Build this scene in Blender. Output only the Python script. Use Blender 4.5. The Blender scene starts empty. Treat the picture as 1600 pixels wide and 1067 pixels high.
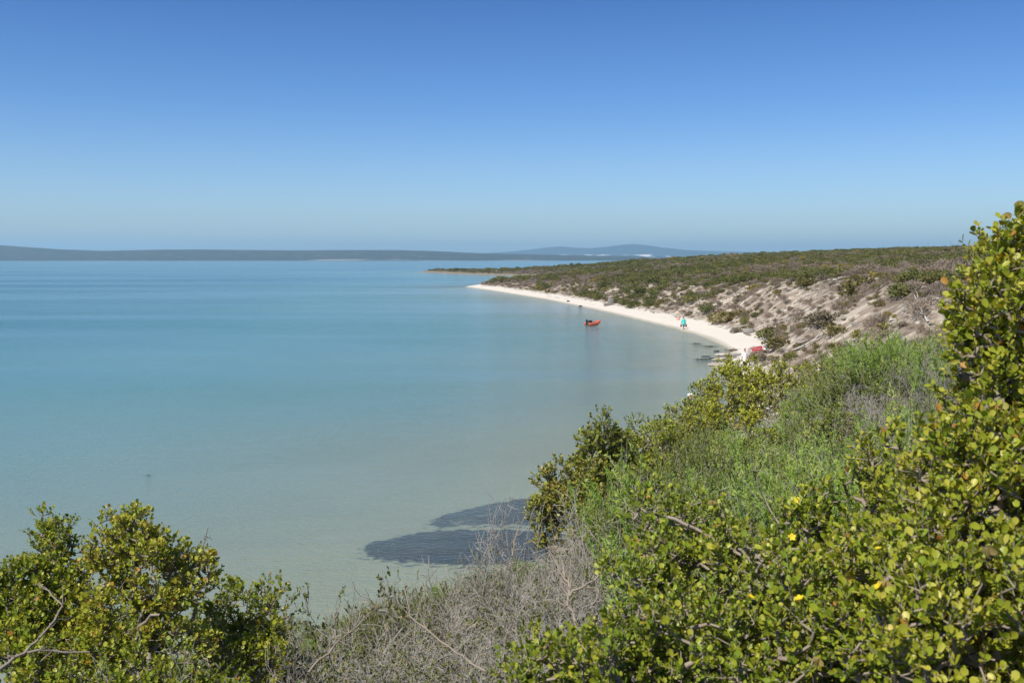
import bpy, bmesh, math, random
import numpy as np
from mathutils import Vector, Matrix

# ------------------------------------------------------------------ camera, sky, sun, exposure
SC = bpy.context.scene
COL = SC.collection
F_PX = 1600 * 35.0 / 36.0
EYE = Vector((0.0, 0.0, 9.0))
PITCH = math.atan(129.5 / F_PX)
cam_data = bpy.data.cameras.new("camera")
cam = bpy.data.objects.new("camera", cam_data)
COL.objects.link(cam)
cam.location = EYE
cam.rotation_euler = (math.pi / 2 - PITCH, 0, 0)
cam_data.lens = 35.0
cam_data.sensor_width = 36.0
cam_data.clip_start = 0.05
cam_data.clip_end = 60000
cam_data.dof.use_dof = True
cam_data.dof.focus_distance = 16.0
cam_data.dof.aperture_fstop = 10.0
SC.camera = cam

SUN_EL = math.radians(52)
SUN_AZ = math.radians(-136)          # clockwise from +Y; the sun stands to the left and a little behind
world = bpy.data.worlds.new("World")
SC.world = world
world.use_nodes = True
wn = world.node_tree.nodes
wl = world.node_tree.links
wn.clear()
w_out = wn.new("ShaderNodeOutputWorld")
w_bg = wn.new("ShaderNodeBackground")
w_sky = wn.new("ShaderNodeTexSky")
w_sky.sky_type = 'NISHITA'
w_sky.sun_disc = False
w_sky.sun_elevation = SUN_EL
w_sky.sun_rotation = SUN_AZ
w_sky.air_density = 1.0
w_sky.dust_density = 0.8
w_sky.ozone_density = 2.5
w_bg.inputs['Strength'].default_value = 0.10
w_tone = wn.new("ShaderNodeMix")            # paler horizon, deep blue higher up; unseen upper sky darkened to cut fill light
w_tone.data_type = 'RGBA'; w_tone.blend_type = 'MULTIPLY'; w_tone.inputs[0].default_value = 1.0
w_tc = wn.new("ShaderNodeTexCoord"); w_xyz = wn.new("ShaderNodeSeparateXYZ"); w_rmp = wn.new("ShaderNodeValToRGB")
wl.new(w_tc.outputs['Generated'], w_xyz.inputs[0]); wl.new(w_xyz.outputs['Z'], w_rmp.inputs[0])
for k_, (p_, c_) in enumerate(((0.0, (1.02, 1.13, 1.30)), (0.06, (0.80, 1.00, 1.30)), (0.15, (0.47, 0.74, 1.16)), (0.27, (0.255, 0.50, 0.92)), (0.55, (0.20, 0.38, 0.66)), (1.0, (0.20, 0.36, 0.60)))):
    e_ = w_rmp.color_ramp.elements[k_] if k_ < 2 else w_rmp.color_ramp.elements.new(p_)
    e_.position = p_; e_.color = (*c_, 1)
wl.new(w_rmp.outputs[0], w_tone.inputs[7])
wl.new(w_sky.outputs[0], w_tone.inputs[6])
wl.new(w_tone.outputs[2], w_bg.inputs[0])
wl.new(w_bg.outputs[0], w_out.inputs[0])

sun_data = bpy.data.lights.new("sun", 'SUN')
sun_data.energy = 5.0
sun_data.angle = math.radians(0.5)
sun_data.color = (1.0, 0.95, 0.87)
sun = bpy.data.objects.new("sun", sun_data)
COL.objects.link(sun)
sdir = Vector((math.sin(SUN_AZ) * math.cos(SUN_EL), math.cos(SUN_AZ) * math.cos(SUN_EL), math.sin(SUN_EL)))
sun.rotation_euler = sdir.to_track_quat('Z', 'Y').to_euler()
sun.location = sdir * 300

SC.view_settings.view_transform = 'Standard'
SC.view_settings.look = 'None'
SC.view_settings.exposure = 0.18
SC.view_settings.gamma = 1.0
SC.cycles.max_bounces = 8
SC.cycles.transparent_max_bounces = 12
SC.cycles.volume_bounces = 1

RNG = np.random.default_rng(11)
random.seed(5)


# ------------------------------------------------------------------ small helpers
def tag(o, label=None, cat=None, group=None, kind=None):
    if label: o['label'] = label
    if cat: o['category'] = cat
    if group: o['group'] = group
    if kind: o['kind'] = kind
    return o


def empty(name, loc, label, cat, group=None, rz=0.0):
    o = bpy.data.objects.new(name, None)
    o.empty_display_size = 0.2
    COL.objects.link(o)
    o.location = loc
    o.rotation_euler = (0, 0, rz)
    return tag(o, label, cat, group)


def mesh_np(name, V, Q, attrs=None, smooth=False):
    """mesh from numpy vertices and quads"""
    V = np.ascontiguousarray(V, dtype=np.float32)
    Q = np.ascontiguousarray(Q, dtype=np.int32)
    me = bpy.data.meshes.new(name)
    me.vertices.add(len(V))
    me.vertices.foreach_set("co", V.ravel())
    me.loops.add(Q.size)
    me.loops.foreach_set("vertex_index", Q.ravel())
    me.polygons.add(len(Q))
    me.polygons.foreach_set("loop_start", np.arange(0, Q.size, Q.shape[1], dtype=np.int32))
    me.polygons.foreach_set("loop_total", np.full(len(Q), Q.shape[1], dtype=np.int32))
    me.polygons.foreach_set("use_smooth", np.full(len(Q), smooth, dtype=bool))
    for k, a in (attrs or {}).items():
        at = me.attributes.new(k, 'FLOAT', 'POINT')
        at.data.foreach_set("value", np.ascontiguousarray(a, dtype=np.float32))
    me.update(calc_edges=True)
    return me


def obj(name, me, mat=None, parent=None, loc=None):
    o = bpy.data.objects.new(name, me)
    COL.objects.link(o)
    if mat is not None:
        me.materials.clear()
        me.materials.append(mat)
    if parent is not None: o.parent = parent
    if loc is not None: o.location = loc
    return o


def pix(px, py, d):
    """the point seen at a picture position at depth d along +Y"""
    a = (px - 800) / F_PX
    b = -(py - 533.5) / F_PX
    c, s = math.cos(PITCH), math.sin(PITCH)
    v = Vector((a, c + b * s, -s + b * c))
    return EYE + v * (d / v.y)


def vnoise(x, y, seed=0):
    xi = np.floor(x).astype(np.int64); yi = np.floor(y).astype(np.int64)
    xf = x - xi; yf = y - yi
    def h(a, b):
        n = (a * 374761393 + b * 668265263 + seed * 974711) & 0xffffffff
        n = ((n ^ (n >> 13)) * 1274126177) & 0xffffffff
        return ((n ^ (n >> 16)) & 0xffff) / 65535.0
    u = xf * xf * (3 - 2 * xf); v = yf * yf * (3 - 2 * yf)
    return (h(xi, yi) * (1 - u) + h(xi + 1, yi) * u) * (1 - v) + (h(xi, yi + 1) * (1 - u) + h(xi + 1, yi + 1) * u) * v


def fbm(x, y, seed=0, o=4):
    r = 0; a = 0.5; t = 0
    for k in range(o):
        r = r + a * vnoise(x * 2 ** k, y * 2 ** k, seed + k); t += a; a *= 0.5
    return r / t


class NT:
    def __init__(self, name):
        self.m = bpy.data.materials.new(name)
        self.m.use_nodes = True
        self.t = self.m.node_tree
        self.t.nodes.clear()
        self.out = self.t.nodes.new('ShaderNodeOutputMaterial')

    def n(self, typ, ins=None, **kw):
        x = self.t.nodes.new(typ)
        for k, v in kw.items(): setattr(x, k, v)
        for k, v in (ins or {}).items():
            if hasattr(v, 'is_linked') or isinstance(v, bpy.types.NodeSocket): self.t.links.new(v, x.inputs[k])
            else: x.inputs[k].default_value = v
        return x

    def math(self, op, a, b=0.0, c=0.0, clamp=False):
        x = self.t.nodes.new('ShaderNodeMath'); x.operation = op; x.use_clamp = clamp
        for i, v in enumerate((a, b, c)):
            if isinstance(v, bpy.types.NodeSocket): self.t.links.new(v, x.inputs[i])
            else: x.inputs[i].default_value = v
        return x.outputs[0]

    def mix(self, f, a, b, mode='MIX'):
        x = self.t.nodes.new('ShaderNodeMix'); x.data_type = 'RGBA'; x.blend_type = mode
        for i, v in ((0, f), (6, a), (7, b)):
            if isinstance(v, bpy.types.NodeSocket): self.t.links.new(v, x.inputs[i])
            elif i == 0: x.inputs[0].default_value = v
            else: x.inputs[i].default_value = (*v, 1) if len(v) == 3 else v
        return x.outputs[2]

    def noise(self, scale, detail=3, rough=0.55, vec=None, dist=0.0):
        x = self.t.nodes.new('ShaderNodeTexNoise')
        x.inputs['Scale'].default_value = scale; x.inputs['Detail'].default_value = detail
        x.inputs['Roughness'].default_value = rough; x.inputs['Distortion'].default_value = dist
        if vec is not None: self.t.links.new(vec, x.inputs['Vector'])
        return x.outputs['Fac']

    def pos(self, scale=(1, 1, 1), rot=(0, 0, 0)):
        g = self.t.nodes.new('ShaderNodeNewGeometry')
        m = self.t.nodes.new('ShaderNodeMapping')
        m.inputs['Scale'].default_value = scale
        m.inputs['Rotation'].default_value = rot
        self.t.links.new(g.outputs['Position'], m.inputs['Vector'])
        return m.outputs[0]

    def objpos(self):
        return self.t.nodes.new('ShaderNodeTexCoord').outputs['Object']

    def attr(self, name):
        x = self.t.nodes.new('ShaderNodeAttribute'); x.attribute_name = name
        return x.outputs['Fac']

    def ramp(self, f, stops, interp='LINEAR'):
        x = self.t.nodes.new('ShaderNodeValToRGB')
        x.color_ramp.interpolation = interp
        e = x.color_ramp.elements
        while len(e) < len(stops): e.new(0.5)
        for el, (p, c) in zip(e, stops):
            el.position = p
            el.color = (*c, 1) if len(c) == 3 else c
        self.t.links.new(f, x.inputs[0])
        return x.outputs[0]

    def step(self, f, lo, hi):
        x = self.t.nodes.new('ShaderNodeMapRange'); x.interpolation_type = 'SMOOTHSTEP'
        x.inputs[1].default_value = lo; x.inputs[2].default_value = hi
        self.t.links.new(f, x.inputs[0])
        return x.outputs[0]

    def bump(self, h, strength=0.5, dist=0.1):
        return self.n('ShaderNodeBump', {'Height': h, 'Strength': strength, 'Distance': dist}).outputs[0]

    def bsdf(self, color, rough=0.6, spec=0.3, normal=None, metal=0.0):
        b = self.t.nodes.new('ShaderNodeBsdfPrincipled')
        for k, v in (('Base Color', color), ('Roughness', rough), ('Specular IOR Level', spec), ('Metallic', metal)):
            if isinstance(v, bpy.types.NodeSocket): self.t.links.new(v, b.inputs[k])
            else: b.inputs[k].default_value = (*v, 1) if isinstance(v, tuple) and len(v) == 3 else v
        if normal is not None: self.t.links.new(normal, b.inputs['Normal'])
        return b.outputs[0]

    def done(self, sh):
        self.t.links.new(sh, self.out.inputs['Surface'])
        return self.m


def plain(name, color, rough=0.5, spec=0.3, vary=0.25, scale=9.0, bump=0.0):
    t = NT(name)
    f = t.noise(scale, 4, 0.6, t.objpos())
    c = t.mix(f, tuple(k * (1 - vary) for k in color), tuple(min(1, k * (1 + vary)) for k in color))
    nm = t.bump(f, bump, 0.02) if bump else None
    return t.done(t.bsdf(c, rough, spec, nm))


def leaf_mat(name, stops, trans=0.2, rough=0.42, spec=0.35, inst=0.0):
    t = NT(name)
    r = t.attr('rnd')
    if inst:
        oi = t.t.nodes.new('ShaderNodeObjectInfo').outputs['Random']
        r = t.math('ADD', r, t.math('MULTIPLY', t.math('SUBTRACT', oi, 0.5), inst), clamp=True)
    c = t.ramp(r, stops)
    b = t.bsdf(c, rough, spec)
    if trans <= 0: return t.done(b)
    ct = t.mix(1.0, c, (1.35, 1.25, 0.55), 'MULTIPLY')
    tr = t.n('ShaderNodeBsdfTranslucent', {'Color': ct}).outputs[0]
    mx = t.n('ShaderNodeMixShader', {0: trans, 1: b, 2: tr})
    return t.done(mx.outputs[0])


# ------------------------------------------------------------------ shape of the land
SHORE = [(-15, 318), (-8, 332), (15, 380), (25, 440), (15, 490), (3, 519), (-25, 570), (-50, 640), (-62, 664), (-40, 688),
         (20, 708), (100, 735), (200, 820), (400, 1000), (900, 1600), (3000, 3000), (9000, 3200), (9000, -3000), (-300, -3000),
         (-300, -90), (-120, -36), (-60, -9), (-25, 10), (-10, 18), (-2, 24.5), (4.5, 32), (7.5, 42), (12.6, 52), (15.2, 62),
         (16.6, 72), (17.0, 80), (17.6, 84), (20.4, 91), (21.6, 97), (22.0, 105), (22.2, 114), (20.9, 130), (18.8, 146),
         (16.2, 167), (12.2, 192), (7.1, 222), (0, 255), (-8, 290)]
_S = np.array(SHORE, float)


def sdist(X, Y):
    """signed distance to the shoreline, positive on land"""
    X = np.asarray(X, float); Y = np.asarray(Y, float)
    best = np.full(X.shape, 1e18); ins = np.zeros(X.shape, bool)
    n = len(_S)
    for i in range(n):
        ax, ay = _S[i]; bx, by = _S[(i + 1) % n]
        dx, dy = bx - ax, by - ay
        t = np.clip(((X - ax) * dx + (Y - ay) * dy) / (dx * dx + dy * dy), 0, 1)
        best = np.minimum(best, (X - ax - t * dx) ** 2 + (Y - ay - t * dy) ** 2)
        c = (ay > Y) != (by > Y)
        with np.errstate(divide='ignore', invalid='ignore'):
            ins ^= c & (X < (bx - ax) * (Y - ay) / (by - ay if by != ay else 1e-9) + ax)
    return np.where(ins, 1, -1) * np.sqrt(best)


def ss(t):
    t = np.clip(t, 0, 1)
    return t * t * (3 - 2 * t)


def land(X, Y):
    """height of the ground, and the inland measure: 0 beach .. 1 foot of slope .. 2 lip of slope and beyond"""
    X = np.asarray(X, float); Y = np.asarray(Y, float)
    s = sdist(X, Y)
    s = s + (fbm(X * 0.14, Y * 0.14, 3, 3) - 0.5) * np.clip(np.abs(s) * 0.6, 0, 3.0)
    H = np.interp(Y, [0, 60, 110, 130, 170, 230, 320, 420, 700], [7.4, 7.5, 7.2, 6.4, 5.0, 3.5, 2.0, 1.6, 1.4])
    b = np.interp(Y, [0, 55, 85, 100, 200, 260, 330, 420, 700], [1.2, 1.5, 2.2, 3.9, 4.7, 4.6, 4.0, 2.0, 1.6])
    W = np.interp(Y, [0, 40, 90, 130, 230, 320], [19.5, 18, 11, 12, 12, 8])
    T = np.interp(Y, [0, 100, 540, 650], [10, 17, 17, 1.9])
    sp = np.clip(s, 0, None)
    t = (sp - b) / W
    prof = np.clip(t, 0, 1) * 0.55 + 0.45 * ss(t)
    u = np.clip(sp - b - W, 0, None)
    z = 0.75 * np.clip(sp / b, 0, 1) ** 0.8 + (H - 0.75) * prof + (T - H) * (1 - np.exp(-u / 135.0))
    z = z + 1.8 * np.exp(-((X - 5) ** 2 + (Y - 12) ** 2) / 30.0) * ss(t * 2)
    rough = ss((sp - b) / 3.0)
    z = z + rough * ((fbm(X * 0.45, Y * 0.3, 7, 3) - 0.5) * 0.9 + (fbm(X * 0.06, Y * 0.06, 9, 3) - 0.5) * 1.6 * ss(u / 10))
    dep = np.clip(-s, 0, None)
    zb = -3.2 * (1 - np.exp(-dep * np.interp(Y, [45, 85], [0.016, 0.025]))) - 0.02
    z = np.where(s > 0, z, zb)
    m = np.where(s > 0, np.clip(sp / b, 0, 1) + np.clip(t, 0, 1), -0.02 * dep)
    return z, m, s


def zat(x, y):
    return float(land(np.array([x]), np.array([y]))[0][0])


def lines(parts):
    r = []
    for a, b, st in parts: r.append(np.arange(a, b, st))
    return np.concatenate(r)


gx = np.concatenate([-np.geomspace(9500, 62, 34), np.arange(-60, -30, 2.0), np.arange(-30, 62, 0.75), np.arange(62, 300, 4.0), np.geomspace(305, 9500, 30)])
gy = np.concatenate([-np.geomspace(1400, 42, 16), np.arange(-40, -5, 2.0), np.arange(-5, 180, 0.9), np.arange(180, 350, 2.0), np.arange(350, 760, 5.0), np.geomspace(770, 15500, 40)])
GX, GY = np.meshgrid(gx, gy)
GZ, GM, GS = land(GX, GY)
nx, ny = len(gx), len(gy)
idx = np.arange(nx * ny).reshape(ny, nx)
quads = np.stack([idx[:-1, :-1], idx[:-1, 1:], idx[1:, 1:], idx[1:, :-1]], -1).reshape(-1, 4)

# ground: white beach sand, pale limestone sand on the slope, brown litter above
t = NT("ground_sand")
m_ = t.attr('inland')
big = t.noise(0.16, 4, 0.6, t.pos())
mid = t.noise(0.9, 5, 0.65, t.pos())
fine = t.noise(9.0, 4, 0.7, t.pos())
streak = t.noise(0.55, 5, 0.65, t.pos((0.45, 1.7, 1)), 0.6)
beach = t.mix(fine, (0.60, 0.54, 0.45), (0.69, 0.635, 0.55))
beach = t.mix(t.step(t.noise(0.8, 4, 0.6, t.pos((1.5, 0.35, 1))), 0.58, 0.72), beach, (0.60, 0.53, 0.43))
wet = (0.40, 0.365, 0.29)
near = t.n('ShaderNodeSeparateXYZ', {0: t.pos()}).outputs['Y']
beach = t.mix(t.step(m_, 0.02, 0.2), wet, beach)
beach = t.mix(t.step(near, 420, 510), beach, (0.24, 0.205, 0.15))
slope_c = t.ramp(streak, [(0.30, (0.17, 0.135, 0.105)), (0.46, (0.29, 0.23, 0.175)), (0.56, (0.50, 0.43, 0.335)), (0.72, (0.62, 0.55, 0.455))])
slope_c = t.mix(t.step(mid, 0.52, 0.7), slope_c, (0.30, 0.235, 0.20))
litter = t.mix(mid, (0.075, 0.062, 0.045), (0.17, 0.14, 0.105))
litter = t.mix(t.step(t.math('MULTIPLY', big, mid), 0.33, 0.42), litter, (0.42, 0.36, 0.28))
c1 = t.mix(t.step(t.math('ADD', m_, t.math('MULTIPLY', t.math('SUBTRACT', mid, 0.5), 0.35)), 0.92, 1.08), beach, slope_c)
c2 = t.mix(t.step(t.math('ADD', m_, t.math('MULTIPLY', t.math('SUBTRACT', big, 0.5), 0.8)), 1.62, 1.98), c1, litter)
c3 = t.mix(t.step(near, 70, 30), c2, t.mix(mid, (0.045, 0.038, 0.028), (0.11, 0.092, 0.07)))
c3 = t.mix(t.step(near, 480, 530), c3, t.mix(mid, (0.10, 0.09, 0.06), (0.20, 0.17, 0.12)))
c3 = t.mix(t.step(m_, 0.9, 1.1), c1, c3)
seabed = t.mix(t.noise(0.25, 5, 0.6, t.pos()), (0.30, 0.30, 0.225), (0.40, 0.39, 0.295))
c4 = t.mix(t.step(m_, -0.012, 0.0), seabed, c3)
hgt = t.math('ADD', t.math('MULTIPLY', mid, 0.7), t.math('MULTIPLY', fine, 0.3))
bstr = t.math('MULTIPLY', t.step(m_, 0.8, 1.2), 0.9)
bn = t.n('ShaderNodeBump', {'Height': hgt, 'Strength': bstr, 'Distance': 0.35}).outputs[0]
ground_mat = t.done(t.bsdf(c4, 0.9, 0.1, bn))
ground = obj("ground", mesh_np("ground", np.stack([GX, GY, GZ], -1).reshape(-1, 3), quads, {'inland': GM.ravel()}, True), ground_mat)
tag(ground, kind='structure')

# water: body colour by depth, the bed seen through the shallows, sky on the ripples
t = NT("lagoon_water")
dp = t.attr('depth')
far_f = t.attr('offshore')
lane = t.noise(0.03, 4, 0.55, t.pos((0.22, 1.0, 1), (0, 0, 0.06)), 0.4)
lane2 = t.noise(0.012, 3, 0.5, t.pos((0.16, 1.0, 1), (0, 0, -0.05)))
rip = t.noise(5.5, 3, 0.6, t.pos((0.55, 1.5, 1), (0, 0, 0.12)), 0.3)
rip2 = t.noise(0.55, 3, 0.55, t.pos((0.5, 1.4, 1), (0, 0, -0.15)))
hh = t.math('ADD', t.math('MULTIPLY', rip, 0.085), t.math('MULTIPLY', rip2, 0.10))
amp = t.math('MULTIPLY_ADD', t.step(lane, 0.35, 0.65), 0.55, 0.35)
nrm = t.n('ShaderNodeBump', {'Height': hh, 'Strength': amp, 'Distance': 1.0}).outputs[0]
body = t.ramp(t.math('DIVIDE', dp, 3.3), [(0.0, (0.33, 0.36, 0.28)), (0.14, (0.27, 0.36, 0.31)), (0.34, (0.19, 0.355, 0.345)), (0.70, (0.115, 0.30, 0.33)), (1.0, (0.03, 0.17, 0.24))])
mott = t.noise(0.09, 4, 0.6, t.pos((0.5, 1.0, 1), (0, 0, .1)), 0.5)
body = t.mix(t.math('MULTIPLY', t.step(mott, 0.5, 0.72), 0.55), body, t.mix(1.0, body, (0.72, 0.84, 0.84), 'MULTIPLY'))
body = t.mix(t.math('MULTIPLY', t.step(lane2, 0.42, 0.60), 0.8), body, t.mix(1.0, body, (0.62, 0.86, 0.90), 'MULTIPLY'))
dif = t.n('ShaderNodeBsdfDiffuse', {'Color': body, 'Normal': nrm}).outputs[0]
tra = t.n('ShaderNodeBsdfTransparent', {'Color': (0.90, 0.95, 0.90, 1)}).outputs[0]
w = t.math('SUBTRACT', 1.0, t.math('EXPONENT', t.math('MULTIPLY', dp, -0.75)))
low = t.n('ShaderNodeMixShader', {0: w, 1: tra, 2: dif}).outputs[0]
gl = t.n('ShaderNodeBsdfGlossy', {'Color': (1, 1, 1, 1), 'Roughness': 0.10, 'Normal': nrm}).outputs[0]
fr = t.n('ShaderNodeFresnel', {'IOR': 1.33, 'Normal': nrm}).outputs[0]
fr = t.math('MINIMUM', fr, 0.70)
water_mat = t.done(t.n('ShaderNodeMixShader', {0: fr, 1: low, 2: gl}).outputs[0])
keep = (GZ < 0.35)
kq = quads[keep.ravel()[quads].any(1)]
used = np.unique(kq); remap = np.full(nx * ny, -1); remap[used] = np.arange(len(used))
WV = np.stack([GX, GY, np.zeros_like(GX)], -1).reshape(-1, 3)[used]
water = obj("water", mesh_np("water", WV, remap[kq], {'depth': np.clip(-GZ, 0, None).ravel()[used], 'offshore': np.clip(-GS, 0, None).ravel()[used]}, True), water_mat)
tag(water, kind='structure')


# ------------------------------------------------------------------ far hills
def ridge(name, prof, d0, d1, mat_, base_px, seed, back=1600, rowsn=14):
    """hill land between the far shore at d0 and the crest at d1; prof = crest (px, py)"""
    pxs = np.linspace(prof[0][0], prof[-1][0], 260)
    crest = np.interp(pxs, [p[0] for p in prof], [p[1] for p in prof])
    crest_z = 9 + (404 - crest) / F_PX * d1
    V = []; rows = []
    ts = np.concatenate([np.linspace(0, 1, rowsn), [1.25, 1.7]])
    for k, tt in enumerate(ts):
        d = d0 + (d1 - d0) * tt
        X = (pxs - 800) / F_PX * d1
        h = np.where(tt <= 1, ss(tt) * 0.75 + 0.25 * tt, 1 - (tt - 1) * 1.5)
        nz = (fbm(X * 0.0016 + 7, np.full_like(X, d * 0.0016), seed, 4) - 0.5) * crest_z * 0.75 * min(tt, 1) * (1 - min(tt, 1)) * 2.2
        Z = np.maximum(crest_z * h + nz, -3)
        if tt == 0: Z[:] = -3
        V.append(np.stack([X, np.full_like(X, d) + (fbm(X * 0.001, X * 0, seed + 5, 3) - 0.5) * (d1 - d0) * 0.35 * (1 - min(tt, 1)), Z], -1))
    V = np.concatenate(V)
    n = len(pxs)
    ii = np.arange(len(ts) * n).reshape(len(ts), n)
    q = np.stack([ii[:-1, :-1], ii[:-1, 1:], ii[1:, 1:], ii[1:, :-1]], -1).reshape(-1, 4)
    o = obj(name, mesh_np(name, V, q, None, True), mat_)
    tag(o, kind='structure')
    return o


t = NT("hill_scrub")
f1 = t.noise(0.004, 5, 0.6, t.pos()); f2 = t.noise(0.02, 4, 0.6, t.pos())
hc = t.mix(f1, (0.030, 0.034, 0.022), (0.075, 0.072, 0.048))
hc = t.mix(t.step(f2, 0.5, 0.75), hc, (0.15, 0.13, 0.10))
zz = t.n('ShaderNodeSeparateXYZ', {0: t.pos()}).outputs['Z']
shore_f = t.math('MULTIPLY', t.step(zz, 9, 2), t.step(t.noise(0.0022, 3, 0.5, t.pos()), 0.55, 0.66))
hc = t.mix(shore_f, hc, (0.30, 0.27, 0.22))
hill_mat = t.done(t.bsdf(hc, 0.95, 0.05))
t = NT("mountain_scrub")
f1 = t.noise(0.0014, 5, 0.6, t.pos()); f2 = t.noise(0.006, 4, 0.6, t.pos((1, 0.4, 1)))
hc = t.mix(f1, (0.035, 0.04, 0.03), (0.09, 0.085, 0.068))
zz = t.n('ShaderNodeSeparateXYZ', {0: t.pos()})
dune = t.math('MULTIPLY', t.math('MULTIPLY', t.step(zz.outputs['Z'], 18, 28), t.step(zz.outputs['Z'], 55, 44)), t.step(f2, 0.50, 0.58))
dune = t.math('MULTIPLY', dune, t.math('MULTIPLY', t.step(zz.outputs['X'], 200, 500), t.step(zz.outputs['X'], 1750, 1400)))
hc = t.mix(dune, hc, (0.85, 0.78, 0.68))
mount_mat = t.done(t.bsdf(hc, 0.95, 0.05))
ridge("hills", [(-500, 374), (-250, 380), (-60, 381), (0, 383), (40, 386), (100, 390), (160, 392), (230, 391), (300, 390), (400, 391), (470, 391.5),
                (540, 391), (620, 391), (680, 392.5), (730, 395), (800, 397), (900, 399), (1000, 401), (1120, 403), (1300, 403), (1700, 402)], 4300, 5400, hill_mat, 407, 21)
ridge("mountains", [(300, 403), (480, 401), (600, 400), (680, 398), (740, 396.5), (790, 394), (830, 390), (858, 386.5), (876, 385.2), (900, 387.5), (925, 388), (950, 385.5),
                    (970, 383), (988, 381.5), (1005, 383), (1030, 387), (1060, 390.5), (1100, 392), (1150, 393.5), (1250, 396), (1400, 397), (1700, 398), (2300, 399)], 9500, 12000, mount_mat, 406, 33)

# ------------------------------------------------------------------ foliage building blocks
LEAF_BIG = (np.array([(-.10, 0, 0), (0, 0, 0), (.10, 0, 0), (-.34, .30, .05), (0, .30, -.03), (.34, .30, .05),
                      (-.44, .68, .10), (0, .70, -.01), (.44, .68, .10), (-.22, .96, .08), (0, 1.0, .03), (.22, .96, .08)], float),
            np.array([(0, 1, 4, 3), (1, 2, 5, 4), (3, 4, 7, 6), (4, 5, 8, 7), (6, 7, 10, 9), (7, 8, 11, 10)]))
LEAF_MID = (np.array([(-.08, 0, 0), (.08, 0, 0), (-.40, .55, .10), (.40, .55, .10), (-.20, 1, .05), (.20, 1, .05)], float),
            np.array([(0, 1, 3, 2), (2, 3, 5, 4)]))
LEAF_QUAD = (np.array([(-.18, 0, 0), (.18, 0, 0), (.42, .9, .05), (-.42, .9, .05)], float), np.array([(0, 1, 2, 3)]))
LEAF_NEEDLE = (np.array([(-.11, 0, 0), (.11, 0, 0), (.09, 1, .06), (-.09, 1, .06)], float), np.array([(0, 1, 2, 3)]))


def unit(a):
    return a / np.maximum(np.linalg.norm(a, axis=-1, keepdims=True), 1e-9)


def place(tpl, P, D, N, S, W=None):
    """copies of a leaf template: base P, long axis D, face normal about N, length S"""
    V, Q = tpl
    D = unit(D); X = unit(np.cross(D, N)); N2 = np.cross(X, D)
    W = S if W is None else W
    out = (P[:, None, :] + V[None, :, 0, None] * (X * W[:, None])[:, None, :] + V[None, :, 1, None] * (D * S[:, None])[:, None, :]
           + V[None, :, 2, None] * (N2 * S[:, None])[:, None, :])
    q = Q[None] + (np.arange(len(P)) * len(V))[:, None, None]
    return out.reshape(-1, 3), q.reshape(-1, 4), len(V)


def tubes(A, B, ra, rb, k=4):
    """open tapered prisms from A to B"""
    D = unit(B - A)
    ref = np.where(np.abs(D[:, 2:3]) > 0.9, np.array([[1., 0, 0]]), np.array([[0, 0, 1.]]))
    X = unit(np.cross(D, ref)); Y = np.cross(D, X)
    V = []
    for j in range(k):
        a = 2 * math.pi * j / k
        V.append((A + (X * math.cos(a) + Y * math.sin(a)) * ra[:, None], B + (X * math.cos(a) + Y * math.sin(a)) * rb[:, None]))
    n = len(A)
    out = np.stack([v for p in V for v in p], 1)
    q = np.array([(2 * j, 2 * ((j + 1) % k), 2 * ((j + 1) % k) + 1, 2 * j + 1) for j in range(k)])
    Q = q[None] + (np.arange(n) * 2 * k)[:, None, None]
    return out.reshape(-1, 3), Q.reshape(-1, 4)


def skeleton(root, tips, rng, stems=4, jitter=0.12, r0=0.0022, power=0.42, seg=0.22):
    """branches that lead from the root to every tip; returns segments with radii"""
    nodes = [np.array(root)]; par = [-1]
    order = np.argsort(np.linalg.norm(tips - root, axis=1))
    tipnode = np.zeros(len(tips), int)
    arr = np.zeros((len(tips) * 8 + 10, 3)); arr[0] = root
    rd = np.zeros(len(arr)); n = 1
    for ti in order:
        p = tips[ti]
        dr = np.linalg.norm(p - root)
        d = np.linalg.norm(arr[:n] - p, axis=1)
        cost = d + 0.35 * rd[:n] * 0 + np.where(rd[:n] > dr, 0.5, 0.0) + 0.15 * np.abs(d - 0.12)
        j = int(np.argmin(cost)); q = arr[j].copy(); dist = np.linalg.norm(p - q)
        m = max(1, min(7, int(dist / seg)))
        prev = j
        for k in range(1, m + 1):
            f = k / m
            c = q + (p - q) * f
            if k < m: c = c + rng.normal(0, jitter * dist / m, 3) + np.array([0, 0, -0.10 * dist * f * (1 - f)])
            arr[n] = c; rd[n] = np.linalg.norm(c - root); par.append(prev); prev = n; n += 1
            if n >= len(arr) - 9:
                arr = np.vstack([arr, np.zeros_like(arr)]); rd = np.concatenate([rd, np.zeros_like(rd)])
        tipnode[ti] = prev
    par = np.array(par)
    cnt = np.zeros(n); cnt[tipnode] = 1
    for i in range(n - 1, 0, -1): cnt[par[i]] += cnt[i]
    rad = r0 * np.maximum(cnt, 1) ** power
    i = np.arange(1, n)
    A = arr[par[i]]; B = arr[i]
    rb = rad[i]; ra = np.minimum(rad[par[i]], rb * 1.5)
    dirs = unit(arr[tipnode] - arr[par[tipnode]])
    return A, B, ra, rb, dirs


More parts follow.
